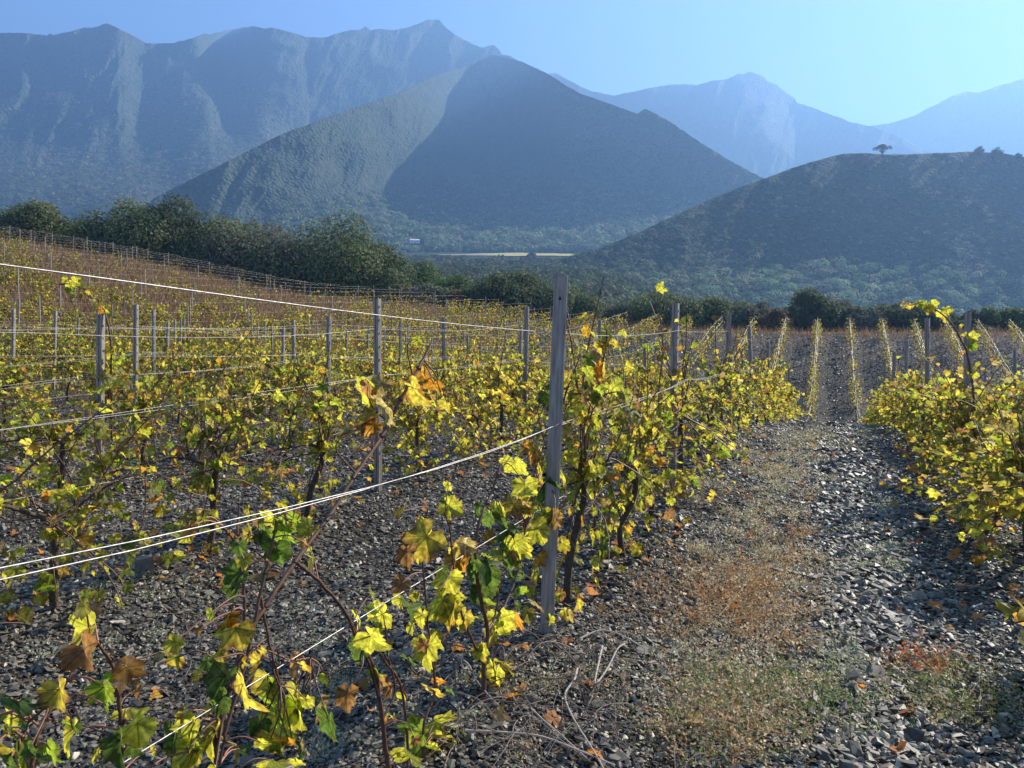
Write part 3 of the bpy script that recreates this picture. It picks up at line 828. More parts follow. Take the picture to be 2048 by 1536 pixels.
def build_stones():
    rng = np.random.default_rng(2)
    T = hull_templates(26, rng, 11)
    A = Acc()
    for (n, y0, y1, s0, s1) in ((34000, 2.1, 4.2, .007, .021), (900, 2.1, 5.0, .022, .042), (52000, 4.2, 8.0, .010, .026), (1400, 4.5, 9, .026, .048), (40000, 8, 15, .018, .038), (26000, 15, 30, .03, .06), (34000, 38, 66, .045, .10)):
        X, Y = scatter_px(n, y0, y1, rng)
        if y1 < 16:      # the ground just outside the picture as well
            m = n // 3; s = np.where(rng.random(m) < .65, rng.uniform(2130, 3000, m), rng.uniform(-700, -80, m)); Y2 = np.sqrt(rng.uniform(y0 * y0, y1 * y1, m))
            X = np.concatenate([X, (s - CX) / F * Y2]); Y = np.concatenate([Y, Y2]); n = len(X)
        b = (X - SL * Y - ROWA) / ROWD; dr = np.abs(b - np.round(b)) * ROWD
        clump = fbm(X * .9, Y * .9, 41, 3)
        if y0 > 14:
            keep = (CX + F * X / Y > (900 if y0 > 30 else 500)) | (rng.random(n) < .35)
        else: keep = rng.random(n) < 0.75 + .35 * clump
        X, Y, dr, clump = X[keep], Y[keep], dr[keep], clump[keep]; n = len(X)
        size = s0 + (s1 - s0) * rng.random(n) ** 2.2
        path = np.exp(-((X - SL * Y - .18) / .38) ** 2)
        size = size * (1 + .6 * path)
        Rm = rot_z_tilt(n, rng, .5)
        sc = np.stack([size * rng.uniform(.9, 1.5, n), size * rng.uniform(.7, 1.1, n), size * rng.uniform(.25, .75, n)], 1)
        zz = gz(X, Y) + size * rng.uniform(-.05, .35, n)
        pick = rng.integers(0, len(T), n)
        tone = rng.uniform(.55, 1.5, n) ** 1.2 * (1 + .2 * clump)
        base = np.where(rng.random((n, 1)) < .5, np.array([[.114, .092, .062]]), np.array([[.084, .071, .052]]))
        base = np.where(rng.random((n, 1)) < .05, np.array([[.32, .27, .19]]), base)
        col = base * tone[:, None]
        for k, (tv, tf) in enumerate(T):
            w = np.where(pick == k)[0]
            if not len(w): continue
            V = np.einsum('nij,nvj->nvi', Rm[w], tv[None] * sc[w][:, None, :]) + np.stack([X[w], Y[w], zz[w]], 1)[:, None, :]
            f = (tf[None] + (np.arange(len(w)) * len(tv))[:, None, None]).reshape(-1, 3)
            A.add(V.reshape(-1, 3), f, np.repeat(col[w], len(tv), axis=0))
    link('gravel', A.mesh('gravel'), M['stone'], kind='stuff', label='broken grey slate stones covering the vineyard ground', cat='gravel')
    # the squared stone standing at the left
    p = P(287, 1172, 4.55); g = float(gz(p[0], p[1]))
    A = Acc(); V = np.array([[-.055, -.045, -.03], [.06, -.05, -.03], [.055, .05, -.03], [-.05, .045, -.03], [-.045, -.038, .085], [.05, -.045, .095], [.046, .042, .09], [-.04, .038, .082]])
    A.add(V, np.array([[0, 1, 5, 4], [1, 2, 6, 5], [2, 3, 7, 6], [3, 0, 4, 7], [4, 5, 6, 7]]), (.13, .12, .10))
    link('stone', A.mesh('stone'), M['stone'], label='squared pale stone block standing upright on the gravel left of the foreground vine', cat='stone', loc=(p[0], p[1], g), rz=.5)


build_stones()

# grape leaf: outline in units of leaf length, midrib along +x, stalk joint at the origin
_OUT = [(0, 1.0), (7, .90), (11, .92), (17, .80), (21, .76), (26, .66), (31, .74), (36, .82), (40, .80), (46, .93), (52, .82), (57, .84), (64, .70), (70, .72), (77, .60), (84, .70), (90, .66), (98, .76), (105, .70), (112, .72), (121, .60), (130, .62), (140, .52), (150, .54), (160, .44), (172, .22)]
_OUT1 = [(0, 1.0), (14, .78), (25, .66), (46, .92), (62, .70), (78, .62), (102, .76), (130, .60), (165, .35)]
_OUT2 = [(0, 1.0), (28, .72), (48, .92), (100, .74), (150, .5)]


def leaf_template(kind, rng):
    o = {0: _OUT, 1: _OUT1, 2: _OUT2}[kind]
    ang = [a for a, r in o] + [-a for a, r in o[:0:-1]]
    rad = [r for a, r in o] + [r for a, r in o[:0:-1]]
    ang = np.radians(ang); rad = np.array(rad) * rng.uniform(.92, 1.08, len(rad)); n = len(ang)
    order = np.argsort(ang); ang, rad = ang[order], rad[order]
    rings = {0: (.4, .75, 1.0), 1: (.55, 1.0), 2: (1.0,)}[kind]
    P2 = [np.zeros((1, 2))] + [np.stack([np.cos(ang) * rad * k, np.sin(ang) * rad * k], 1) for k in rings]
    rv = np.concatenate([[0]] + [np.full(n, k) for k in rings])
    p = np.vstack(P2)
    x, y = p[:, 0], p[:, 1]; r = np.hypot(x, y); a = np.arctan2(y, x)
    fold = rng.uniform(.0, .85); droop = rng.uniform(.0, .8); sd = rng.uniform(-.1, .5); ph = rng.uniform(0, 6.3)
    z = fold * np.abs(y) - droop * x * np.abs(x) - sd * y * y + .15 * np.sin(5 * a + ph) * r ** 2 + .05 * np.sin(9 * a + ph * 2) * r ** 2
    V = np.stack([x, y, z], 1)
    tri = [[0, 1 + i, 1 + i + 1] for i in range(n - 1)]
    quads = []
    for k in range(len(rings) - 1):
        s = 1 + k * n
        quads += [[s + i, s + n + i, s + n + i + 1, s + i + 1] for i in range(n - 1)]
    return V, np.array(tri), np.array(quads).reshape(-1, 4), rv, p


_lr = np.random.default_rng(17)
LEAVES = {k: [leaf_template(k, _lr) for _ in range(7 if k < 2 else 5)] for k in (0, 1, 2)}

# leaf colours (light that comes through the leaf; dark green also carries painted shade)
LC = {'g': (.36, .48, .04), 'd': (.15, .24, .04), 'l': (.78, .74, .07), 'y': (.90, .72, .08), 'o': (.86, .40, .04), 'b': (.46, .24, .08), 't': (.58, .46, .16)}


def leaf_cols(n, rng, mix):
    keys = list(mix); pr = np.array([mix[k] for k in keys], float); pr /= pr.sum()
    c = np.array([LC[k] for k in keys])[rng.choice(len(keys), n, p=pr)]
    c2 = np.array([LC[k] for k in keys])[rng.choice(len(keys), n, p=pr)]
    return (c * .75 + c2 * .25) * rng.uniform(.75, 1.2, (n, 1))


def add_leaves(A, pos, mid, nor, size, col, kind, rng, edge=None):
    """leaves: base point, midrib direction, normal, length, colour"""
    n = len(pos)
    if n == 0: return
    x = unit(mid); z = unit(nor - (nor * x).sum(1, keepdims=True) * x); y = np.cross(z, x)
    Rm = np.stack([x, y, z], -1)
    T = LEAVES[kind]; pick = rng.integers(0, len(T), n)
    edge = rng.uniform(0, 1, n) ** 2 if edge is None else edge
    ec = np.where(rng.random((n, 1)) < .5, np.array([[.50, .20, .04]]), np.array([[.30, .14, .05]]))
    for k, (tv, tt, tq, rv, uv) in enumerate(T):
        w = np.where(pick == k)[0]
        if not len(w): continue
        m = len(tv)
        sx = rng.uniform(.9, 1.12, (len(w), 1, 1)) * np.array([[[1, 1, 1]]])
        V = np.einsum('nij,nvj->nvi', Rm[w], tv[None] * sx * size[w][:, None, None]) + pos[w][:, None, :]
        g = (np.maximum(rv - .45, 0) / .55) ** 1.3
        patch = np.clip(g[None, :] * edge[w][:, None] * (1 + .9 * np.sin(3 * np.arctan2(uv[:, 1], uv[:, 0])[None, :] + rng.uniform(0, 6.3, (len(w), 1)))), 0, 1)
        cc = col[w][:, None, :] * (1 - patch[..., None]) + ec[w][:, None, :] * patch[..., None]
        off = (np.arange(len(w)) * m)[:, None, None]
        fs = [(tt[None] + off).reshape(-1, 3)]
        if len(tq): fs.append((tq[None] + off).reshape(-1, 4))
        A.add(V.reshape(-1, 3), fs, cc.reshape(-1, 3), np.tile(uv, (len(w), 1)))


CANE = np.array([.11, .052, .028]); BARK = np.array([.09, .065, .042])


def make_vine(seed, lod, nleaf, spread=.22, low=.10, high=1.28, mix=None, shoots=2, green=1.0):
    """one trained vine at the origin, its row along local x; returns trunk, cane and foliage meshes"""
    rng = np.random.default_rng(seed)
    mix = mix or {'l': .38, 'g': .22, 'y': .18, 'd': .14, 'o': .06, 'b': .10, 't': .10}
    T = Acc(); K = Acc(); L = Acc()
    sides = {0: 7, 1: 5, 2: 4}[lod]
    hx, hy = rng.normal(0, .05, 2); hz = rng.uniform(.5, .66)
    tp = spline([(0, 0, -.05), (rng.normal(0, .03), rng.normal(0, .03), hz * .35), (hx * .7, hy * .7, hz * .7), (hx, hy, hz)], 9)
    T.tube(tp + rng.normal(0, .004, tp.shape), np.linspace(.024, .017, 9) * rng.uniform(.85, 1.2, 9), sides, BARK * rng.uniform(.8, 1.2))
    arms = []
    for s in (-1, 1):
        a = spline([(hx, hy, hz - .02), (hx + s * .12, hy * .5, hz + .05), (s * .30, 0, .69 + rng.normal(0, .02)), (s * .47, rng.normal(0, .02), .70)], 8)
        T.tube(a, np.linspace(.015, .008, 8), sides, BARK); arms.append(a)
    arm = np.vstack(arms)
    nc = rng.integers(15, 21)
    pts, dirs = [], []
    for k in range(nc):
        b = arm[rng.integers(0, len(arm))]
        tall = k < shoots
        ln = rng.uniform(.75, 1.0) if tall else rng.uniform(.35, .75)
        up = 1.0 if tall or rng.random() < .52 else rng.uniform(-.95, .2)
        side = rng.choice([-1, 1]) * (rng.uniform(.15, .9) if up < .5 else abs(rng.normal(0, .22)))
        d = np.array([rng.normal(0, .35), side, up]); d /= np.linalg.norm(d)
        p = [b]; cur = b.copy(); dd = d.copy(); m = 9
        for q in range(m):
            dd = dd + rng.normal(0, .10, 3) + np.array([0, 0, -.07 if not tall else -.015]); dd /= np.linalg.norm(dd)
            cur = cur + dd * ln / m
            if cur[2] < .12: cur[2] = .12
            p.append(cur.copy())
        p = np.array(p)
        K.tube(p, np.linspace(.0062, .0026, len(p)), 4 if lod < 2 else 3, CANE * rng.uniform(.7, 1.5))
        pts.append(p)
    for k in range({0: 16, 1: 13, 2: 8}[lod]):
        b = tp[rng.integers(2, 9)] if k % 2 else arm[rng.integers(0, len(arm))]
        p = [b]; dd = unit(np.array([rng.normal(0, .8), rng.normal(0, .5), rng.uniform(-.1, 1)])); cur = b.copy()
        for q in range(7):
            dd = unit(dd + rng.normal(0, .22, 3)); cur = cur + dd * rng.uniform(.05, .11); cur[2] = max(cur[2], .05); p.append(cur.copy())
        K.tube(np.array(p), np.linspace(.0040, .0016, 8), 3, np.array([.17, .10, .065]) * rng.uniform(.6, 1.6))
    allp = np.vstack([p[1:] for p in pts]); alld = np.vstack([np.diff(p, axis=0) for p in pts])
    # leaf sites on the canes, thinner towards the tips
    wgt = np.interp(allp[:, 2], [low - .1, low + .1, high - .25, high, 1.5], [.5, 1, 1, .35, .22])
    i = rng.choice(len(allp), nleaf, p=wgt / wgt.sum())
    base = allp[i] + alld[i] * rng.uniform(-1, 0, (nleaf, 1))
    out = unit(rng.normal(0, 1, (nleaf, 3)) * np.array([.8, 1, .5]))
    pet = rng.uniform(.03, .085, (nleaf, 1))
    pos = base + out * pet * (spread / .18) ** .5
    fill = rng.random(nleaf) < .3
    nf = fill.sum()
    pos[fill] = np.stack([rng.uniform(-.48, .48, nf), rng.normal(0, spread * .55, nf), low + (high * .85 - low) * rng.uniform(0, 1, nf) ** 1.6], 1)
    mid = out * .7 + np.array([0, 0, -.65]) + rng.normal(0, .35, (nleaf, 3))
    nor = rng.normal(0, 1.0, (nleaf, 3)) + np.array([0, 0, .5]) + out * .4
    size = (.022 + .048 * rng.beta(1.6, 1.6, nleaf)) * {0: .96, 1: .93, 2: 1.05}[lod]
    col = leaf_cols(nleaf, rng, mix)
    add_leaves(L, pos, mid, nor, size, col, lod, rng)
    if lod == 0:
        for k in np.where(~fill)[0]:
            K.tube([base[k], (base[k] + pos[k]) / 2 + [0, 0, .008], pos[k]], .0014, 3, (.30, .12, .07))
    return T.mesh('trunk', True), K.mesh('cane', True), L.mesh('foliage', lod < 2, uv=(lod == 0))


def add_vine(meshes, loc, rz, label, group, near):
    r = link('grapevine', None, label=label, cat='grapevine', group=group, loc=loc, rz=rz)
    link('trunk', meshes[0], M['bark'], r); link('canes', meshes[1], M['cane'], r); link('foliage', meshes[2], M['leaf_near'] if near else M['leaf'], r)
    return r


ORD = ['', 'first', 'second', 'third', 'fourth', 'fifth', 'sixth', 'seventh', 'eighth', 'ninth', 'tenth', 'eleventh', 'twelfth', 'thirteenth', 'fourteenth', 'fifteenth', 'sixteenth', 'seventeenth', 'eighteenth', 'nineteenth', 'twentieth']


def ordinal(n):
    if n < len(ORD): return ORD[n]
    t = {2: 'twenty', 3: 'thirty', 4: 'forty', 5: 'fifty', 6: 'sixty', 7: 'seventy'}[n // 10]
    return ({'twenty': 'twentieth', 'thirty': 'thirtieth', 'forty': 'fortieth', 'fifty': 'fiftieth', 'sixty': 'sixtieth', 'seventy': 'seventieth'}[t]) if n % 10 == 0 else t + '-' + ORD[n % 10]


def row_name(k):
    return ('%s vine row left of the path' % ordinal(1 - k)) if k <= 0 else ('%s vine row right of the path' % ordinal(k))


RZ = math.atan2(1, SL)
ROWS = list(range(-26, 9))
YEND = 63.5


def row_b(k): return ROWA + ROWD * k


def row_start(k):
    b = row_b(k)
    lo, hi = (-140 - CX) / F, (2600 - CX) / F          # directions just outside the frame
    if b < 0: return max(-b / (SL - lo), 1.0)
    return max(b / (hi - SL), 1.0)


def build_vines():
    rng = np.random.default_rng(23)
    MIXL = {'l': .40, 'g': .14, 'y': .25, 'd': .12, 'o': .06, 'b': .12, 't': .12}
    MIXR = {'l': .34, 'g': .16, 'y': .24, 'd': .10, 'o': .08, 'b': .12, 't': .12}
    MIXF = {'l': .28, 'g': .14, 'y': .16, 'd': .16, 'o': .04, 'b': .10, 't': .26}
    protoN = [make_vine(100 + i, 0, 245, .23) for i in range(5)]
    protoM = [make_vine(200 + i, 1, 345, .25, mix=MIXL) for i in range(7)]
    protoR = [make_vine(300 + i, 1, 400, .31, .10, 1.08, MIXR, 1) for i in range(5)]
    protoA = [make_vine(250 + i, 1, 185, .19, high=1.2, shoots=3) for i in range(5)]
    protoS = [make_vine(400 + i, 2, 370, .26, mix=MIXL) for i in range(6)]
    protoSR = [make_vine(450 + i, 2, 380, .36, .12, 1.1, MIXR, 1) for i in range(4)]
    spots = []
    for k in ROWS:
        b = row_b(k); y0 = row_start(k)
        st = 4.0 if k == 0 else y0
        step = .87
        j = math.ceil((st - 4.0) / step); idx = 0
        while 4.0 + j * step < YEND:
            y = 4.0 + j * step + rng.normal(0, .06); j += 1
            if rng.random() < (.07 if y < 9 else .17): continue
            idx += 1
            x = b + SL * y + rng.normal(0, .03)
            if not -160 < CX + F * x / y < (2750 if y < 9 else 2210): continue
            # how large it shows; the dip of the gully is out of sight behind the path crest
            spots.append((y, k, idx, x))
    def seen(s):
        y, k, idx, x = s
        px = CX + F * x / y
        if k >= -1 and 24 < y < 43 and px > 1350: return False
        return -100 < px < (2700 if k == 1 else 2150)
    spots = [s for s in spots if seen(s)]
    spots.sort(key=lambda s: s[0])
    one = spots[:295]; rest = spots[295:]
    for n, (y, k, idx, x) in enumerate(one):
        z = float(gz(x, y)) - .02
        rz = RZ + rng.normal(0, .05) + (math.pi if rng.random() < .5 else 0)
        lab = '%s grapevine, %s from the camera in the %s' % (('yellow' if k == 1 else 'yellowing'), ordinal(idx), row_name(k))
        if k == 1: pm = protoR if y < 15 else protoSR
        elif y < 6.5: pm = protoN
        elif k == 0 and y < 13: pm = protoA
        elif y < 15: pm = protoM
        else: pm = protoS if k < 1 else protoSR
        o = add_vine(pm[rng.integers(0, len(pm))], (x, y, z), rz, lab, 'grapevines trained along the wires', y < 6.5 and k != 1)
        s = rng.uniform(.78, 1.14) * (.88 if k == 1 else 1); o.scale = (1, rng.choice([-1, 1]) * rng.uniform(.9, 1.15), s)
    # the small far vines in one object
    L = Acc(); W = Acc()
    for (y, k, idx, x) in rest:
        z = float(gz(x, y)); px = CX + F * x / y
        n = int(rng.integers(90, 155) * (1.0 if y < 45 else .75))
        if 60 < px < 700 and y > 33 and rng.random() < .8: n = n // 6      # thin vines in the brown grass
        if y > 50 and px < 900: n = n // 4
        if px > 1200: n = int(n * (.5 + 1.0 * rng.random() ** 1.5))
        u = rng.uniform(-.5, .5, n); v = rng.normal(0, .16, n); h = rng.beta(1.6, 1.5, n) * (1.25 if px < 1200 else 1.5) + .12
        d = np.array([SL, 1]) / math.hypot(SL, 1)
        pos = np.stack([x + u * d[0] + v * d[1], y + u * d[1] - v * d[0], z + h], 1)
        out = rng.normal(0, 1, (n, 3))
        add_leaves(L, pos, out + [0, 0, -.5], rng.normal(0, .8, (n, 3)) + [0, 0, .6], rng.uniform(.045, .075, n), leaf_cols(n, rng, MIXF) * .9, 2, rng)
        W.tube([(x, y, z - .05), (x + rng.normal(0, .03), y, z + .6)], .022, 4, BARK)
        for q in range(4):
            a = rng.uniform(-.45, .45); p0 = np.array([x + a * d[0], y + a * d[1], z + .65])
            W.tube([p0, p0 + rng.normal(0, .1, 3) + [0, 0, .3], p0 + rng.normal(0, .2, 3) + [0, 0, .6]], .007, 3, CANE)
    link('vine_foliage', L.mesh('vine_foliage'), M['leaf'], kind='stuff', label='small yellowing vine leaves of the far rows up the slope', cat='vines')
    link('vine_wood', W.mesh('vine_wood'), M['cane'], kind='stuff', label='thin dark wood of the far vines up the slope', cat='vines')


build_vines()


# ------------------------------------------------------------------ posts and wires
def post_mesh(name, h, w=.058, d=.04):
    """folded steel vineyard post: open channel with a lipped edge and wire notches down both sides"""
    A = Acc(); t = .004
    prof = [(-w / 2, d), (-w / 2, 0), (-w * .16, 0), (-w * .10, .008), (w * .10, .008), (w * .16, 0), (w / 2, 0), (w / 2, d), (w / 2 - .012, d), (w / 2 - .012, d - t), (w / 2 - t, d - t), (w / 2 - t, t), (w * .16, t), (w * .10, .008 + t), (-w * .10, .008 + t), (-w * .16, t), (-w / 2 + t, t), (-w / 2 + t, d - t), (-w / 2 + .012, d - t), (-w / 2 + .012, d)]
    n = len(prof); p = np.array(prof)
    V = np.vstack([np.column_stack([p, np.full(n, z)]) for z in (-.3, h)])
    q = np.array([[i, (i + 1) % n, n + (i + 1) % n, n + i] for i in range(n)])
    cap = np.array([[n + 1, n + 0, n + 17, n + 16], [n + 6, n + 11, n + 8, n + 7]])
    A.add(V, [q, cap])
    for z in np.arange(.35, h - .05, .12):
        for s in (-1, 1):
            A.box((s * (w / 2 + .0035), d * .5, z), (.007, .012, .016))
    return A.mesh(name)


def build_posts():
    rng = np.random.default_rng(31)
    protos = [post_mesh('vine_post', h) for h in (1.66, 1.74, 1.80)]
    # the grey wooden looking post right of centre and its row
    root_p = P(1092, 1305, 3.6)
    lean = math.atan2(.072, 1.81)
    r = link('vine_post', None, label='tallest thick grey post leaning right in the middle foreground', cat='post', group='posts holding the trellis wires', loc=(root_p[0], root_p[1], 0))
    r.rotation_euler = (0.01, lean, -.06)
    A = Acc(); h = 1.815; w, d, c = .068, .055, .006
    prof = [(-w / 2 + c, 0), (w / 2 - c, 0), (w / 2, c), (w / 2, d - c), (w / 2 - c, d), (-w / 2 + c, d), (-w / 2, d - c), (-w / 2, c)]
    zs = np.concatenate([[-.3], np.linspace(0, h - .006, 14), [h]])
    rr = np.random.default_rng(3)
    V = []
    for i, z in enumerate(zs):
        k = .94 if i == len(zs) - 1 else 1.0
        V.append(np.column_stack([np.array(prof) * k + rr.normal(0, .0009, 2), np.full(8, z)]))
    q = []
    for i in range(len(zs) - 1): q += [[i * 8 + j, i * 8 + (j + 1) % 8, i * 8 + 8 + (j + 1) % 8, i * 8 + 8 + j] for j in range(8)]
    top = np.array([[(len(zs) - 1) * 8 + j for j in (0, 1, 2, 3)], [(len(zs) - 1) * 8 + j for j in (3, 4, 5, 6)], [(len(zs) - 1) * 8 + j for j in (6, 7, 0, 3)]])
    A.add(np.vstack(V), [np.array(q), top])
    link('shaft', A.mesh('shaft'), M['greypost'], r)
    A = Acc(); A.add(np.array([[-.009, -.0015, h - .117], [.008, -.0015, h - .117], [-.001, -.0015, h - .097], [-.009, .01, h - .117], [.008, .01, h - .117], [-.001, .01, h - .097]]), [np.array([[0, 1, 2]]), np.array([[0, 3, 4, 1], [1, 4, 5, 2], [2, 5, 3, 0]])], (.012, .012, .014))  # dark pieces proud of the shaft; shade inside the holes put into their colour
    A.tube([(-.001, -.002, h - .073), (-.001, .01, h - .073)], .003, 6, (.015, .015, .015))
    link('hole_shade', A.mesh('hole_shade'), M['dark'], r)
    for s in (-1, 1):
        for zz in (h - .07, h - .21):
            A = Acc(); x = s * w / 2
            A.tube(spline([(x - s * .002, .02, zz), (x + s * .009, .02, zz + .006), (x + s * .011, .02, zz + .018), (x + s * .006, .02, zz + .032), (x + s * .010, .02, zz + .043)], 14), .0016, 5)
            link('hook', A.mesh('hook'), M['wire'], r)
    cand = []
    for k in ROWS:
        b = row_b(k); y0 = row_start(k); off = (.65 if k > 0 else 0) + .16 * max(-k - 1, 0) % 3.1
        j = 0; idx = 0
        ys = [3.6 + off + 3.1 * q for q in range(-1, 20)]
        ys = [y for y in ys if y0 < y < 61.5] + [63.2 + .3 * math.sin(k * 2.1)]
        for y in ys:
            x = b + SL * y + rng.normal(0, .025)
            px = CX + F * x / y
            idx += 1
            if k == 0 and abs(y - 3.6) < .2: continue
            if not -60 < px < 2110 or (abs(px) < 40 and y < 9): continue
            if px < 950 and y > 40 and rng.random() < .55: continue
            if k >= -1 and 24 < y < 44 and px > 1350: continue
            cand.append((y, k, idx, x))
    cand.sort(key=lambda s: s[0])
    for (y, k, idx, x) in cand[:299]:
        z = float(gz(x, y))
        o = link('vine_post', protos[rng.integers(0, 3)], M['greypost'] if (k == 0 and y < 8) else M['post'], label='galvanised vine post, %s from the camera in the %s' % (ordinal(idx), row_name(k)), cat='post', group='posts holding the trellis wires', loc=(x, y, z))
        o.rotation_euler = (rng.normal(0, .018), rng.normal(0, .018), RZ - math.pi / 2 + rng.normal(0, .25))
        o.scale = (1, 1, rng.uniform(.95, 1.0))
        if y > 18: o.scale = (.8, .8, o.scale[2])
    if len(cand) > 299:
        A = Acc()
        for (y, k, idx, x) in cand[299:]:
            A.box((x, y, float(gz(x, y)) + .8), (.045, .035, 1.75))
        link('vine_posts', A.mesh('vine_posts'), M['post'], kind='stuff', label='thin far vine posts along the top of the slope', cat='posts')


build_posts()


def build_wires():
    rng = np.random.default_rng(41)
    specs = [('lowest single', .70, 0), ('lower paired', 1.085, 0), ('upper paired', 1.10, .028), ('top', 1.545, 0)]
    for k in ROWS:
        b = row_b(k); off = (.65 if k > 0 else 0) + .16 * max(-k - 1, 0) % 3.1
        y0 = row_start(k) * .93 if k else .72
        for (nm, h, sh) in specs:
            if abs(k) > 4 and nm in ('upper paired', 'lowest single'): continue
            if k < -5 and nm != 'top': continue
            ys = np.concatenate([np.arange(y0, 16, .35), np.arange(16, YEND - .1, .8)])
            ph = ((ys - 3.6 - off) / 3.1) % 1.0
            sh = sh + (.06 if k == 0 and 'paired' in nm else 0)
            sag = -.035 * (1 - (2 * ph - 1) ** 2) * (1 + .4 * math.sin(k * 3 + h * 7)) * np.interp(ys, [0, 20, 40], [1, 1, .5])
            posts = np.arange(0.5, 70, 3.1)
            zg = np.interp(ys, np.sort(3.6 + off + 3.1 * np.arange(-2, 22)), gz(b + SL * np.sort(3.6 + off + 3.1 * np.arange(-2, 22)), np.sort(3.6 + off + 3.1 * np.arange(-2, 22)), False))
            z = zg + h + sag + .02 * np.sin(ys * .7 + k + h * 9)
            if k == 0:
                z += np.interp(ys, [.7, 1.216, 3.6, 7, 12], {'top': [.17, .15, 0.01, -.02, 0], 'lowest single': [.05, .04, 0, 0, 0]}.get(nm, [.19, .15, .02, -.02, 0]))
            x = b + SL * ys + sh + .008 * np.sin(ys * 2.1 + k * 5)
            if nm == 'upper paired': z += .012 * np.sin(ys * 1.7 + k)
            rad = np.maximum(.0016 if k == 0 else .0013, .00011 * ys) if -3 > k > -7 else np.maximum(.0016 if k == 0 else .0013, .00006 * ys) if k < -6 else np.maximum(.0016 if k == 0 else .0013, np.interp(ys, [0, 25, 45], [.00010, .00010, .00019]) * ys)
            A = Acc(); A.tube(np.stack([x, ys, z], 1), rad, 6)
            link('trellis_wire', A.mesh('trellis_wire', True), M['wire'], label='%s trellis wire of the %s' % (nm, row_name(k)), cat='wire', group='trellis wires strung between the posts')


build_wires()


# ------------------------------------------------------------------ foreground vines, leaf by leaf
def row_y(px): return 1.39 / (SL - (px - CX) / F)


def fore_vine(label, canes, leaves, seed, trunk=None, dy=0.0, depth=None):
    """canes: [(points (px,py[,dY]), width px at start, at end)], leaves: (px, py, size px, colour key)"""
    rng = np.random.default_rng(seed)
    dep = depth or row_y
    x0 = canes[0][0][0]
    K = Acc(); L = Acc(); allp = []
    for pts, w0, w1 in canes:
        q = np.array([P(p[0], p[1], dep(p[0]) * (1 + dy) + (p[2] if len(p) > 2 else 0)) for p in pts])
        sp = spline(q, 8 * len(pts)); sp += rng.normal(0, .0008, sp.shape)
        Y = sp[:, 1]
        K.tube(sp, np.linspace(w0 * .74, w1 * .74, len(sp)) / 2 / F * Y, 7, CANE * rng.uniform(.75, 1.25)); allp.append(sp)
        for s in sp[5::9]: K.add(*tube([s + [-.003, 0, -.003], s + [.003, 0, .003]], np.array([.66 * w0, .66 * w0]) / 2 / F * s[1] * 1.15, 6), CANE)
    allp = np.vstack(allp)
    pos, mid, nor, size, col, edge = [], [], [], [], [], []
    extra = [(a + rng.normal(0, .55) * s, c + rng.normal(0, .55) * s, s * rng.uniform(.35, .62), k if rng.random() < .6 else rng.choice(list('lgdytb'))) for (a, c, s, k) in leaves for _ in range(1 if s > 45 else 0)]
    for (px, py, s, key) in list(leaves) + extra:
        Y = dep(px) * (1 + dy) + rng.normal(0, .07)
        c = P(px, py, Y); ln = s / F * Y * .62
        near = allp[np.argmin(((allp - c) ** 2).sum(1))]
        v = c - near; dn = np.linalg.norm(v)
        m = unit(v / (dn + 1e-6) * .6 + np.array([rng.normal(0, .35), rng.normal(0, .35), -.75]))
        p0 = c - m * ln * .42
        pos.append(p0); mid.append(m); size.append(ln)
        curl = key.isupper()
        nor.append(np.array([-.38 + rng.normal(0, .3), -.75, .08 + rng.normal(0, .3)]) if not curl else rng.normal(0, 1, 3))
        c0 = np.array(LC[key.lower()]) * rng.uniform(.85, 1.15); col.append(c0)
        edge.append({'g': .15, 'd': .05, 'l': .25, 'y': .75, 'o': .9, 'b': .5, 't': .6}[key.lower()] * rng.uniform(.4, 1.3))
        if dn > .13:
            mp = (near + p0) / 2 + rng.normal(0, .02, 3) + np.array([0, 0, .03])
            K.tube(spline([near, mp, p0], 10), np.linspace(.0030, .0014, 10), 5, CANE * rng.uniform(.8, 1.4))
        else:
            mp = (near + p0) / 2 + np.array([0, 0, .012])
            K.tube(spline([near, mp, p0], 6), np.linspace(.0021, .0014, 6), 5, (.32, .13, .075))
    add_leaves(L, np.array(pos), np.array(mid), np.array(nor), np.array(size), np.array(col), 0, rng, np.array(edge))
    base = np.array([allp[0][0], allp[0][1], float(gz(allp[0][0], allp[0][1]))])
    r = link('grapevine', None, label=label, cat='grapevine', group='grapevines trained along the wires', loc=base)
    for nm, A, mt in (('canes', K, M['cane']), ('foliage', L, M['leaf_near'])):
        A.V = [v - base for v in A.V]
        link(nm, A.mesh(nm, True, uv=(nm == 'foliage')), mt, r)
    return r


def z4(zx, zy): return zx / 2.866, 1000 + zy / 2.866
def z5(zx, zy): return 700 + zx / 2.866, 1000 + zy / 2.866
def lv(f, items): return [(*f(a, b), s / 2.866 * 1.3, c) for a, b, s, c in items]


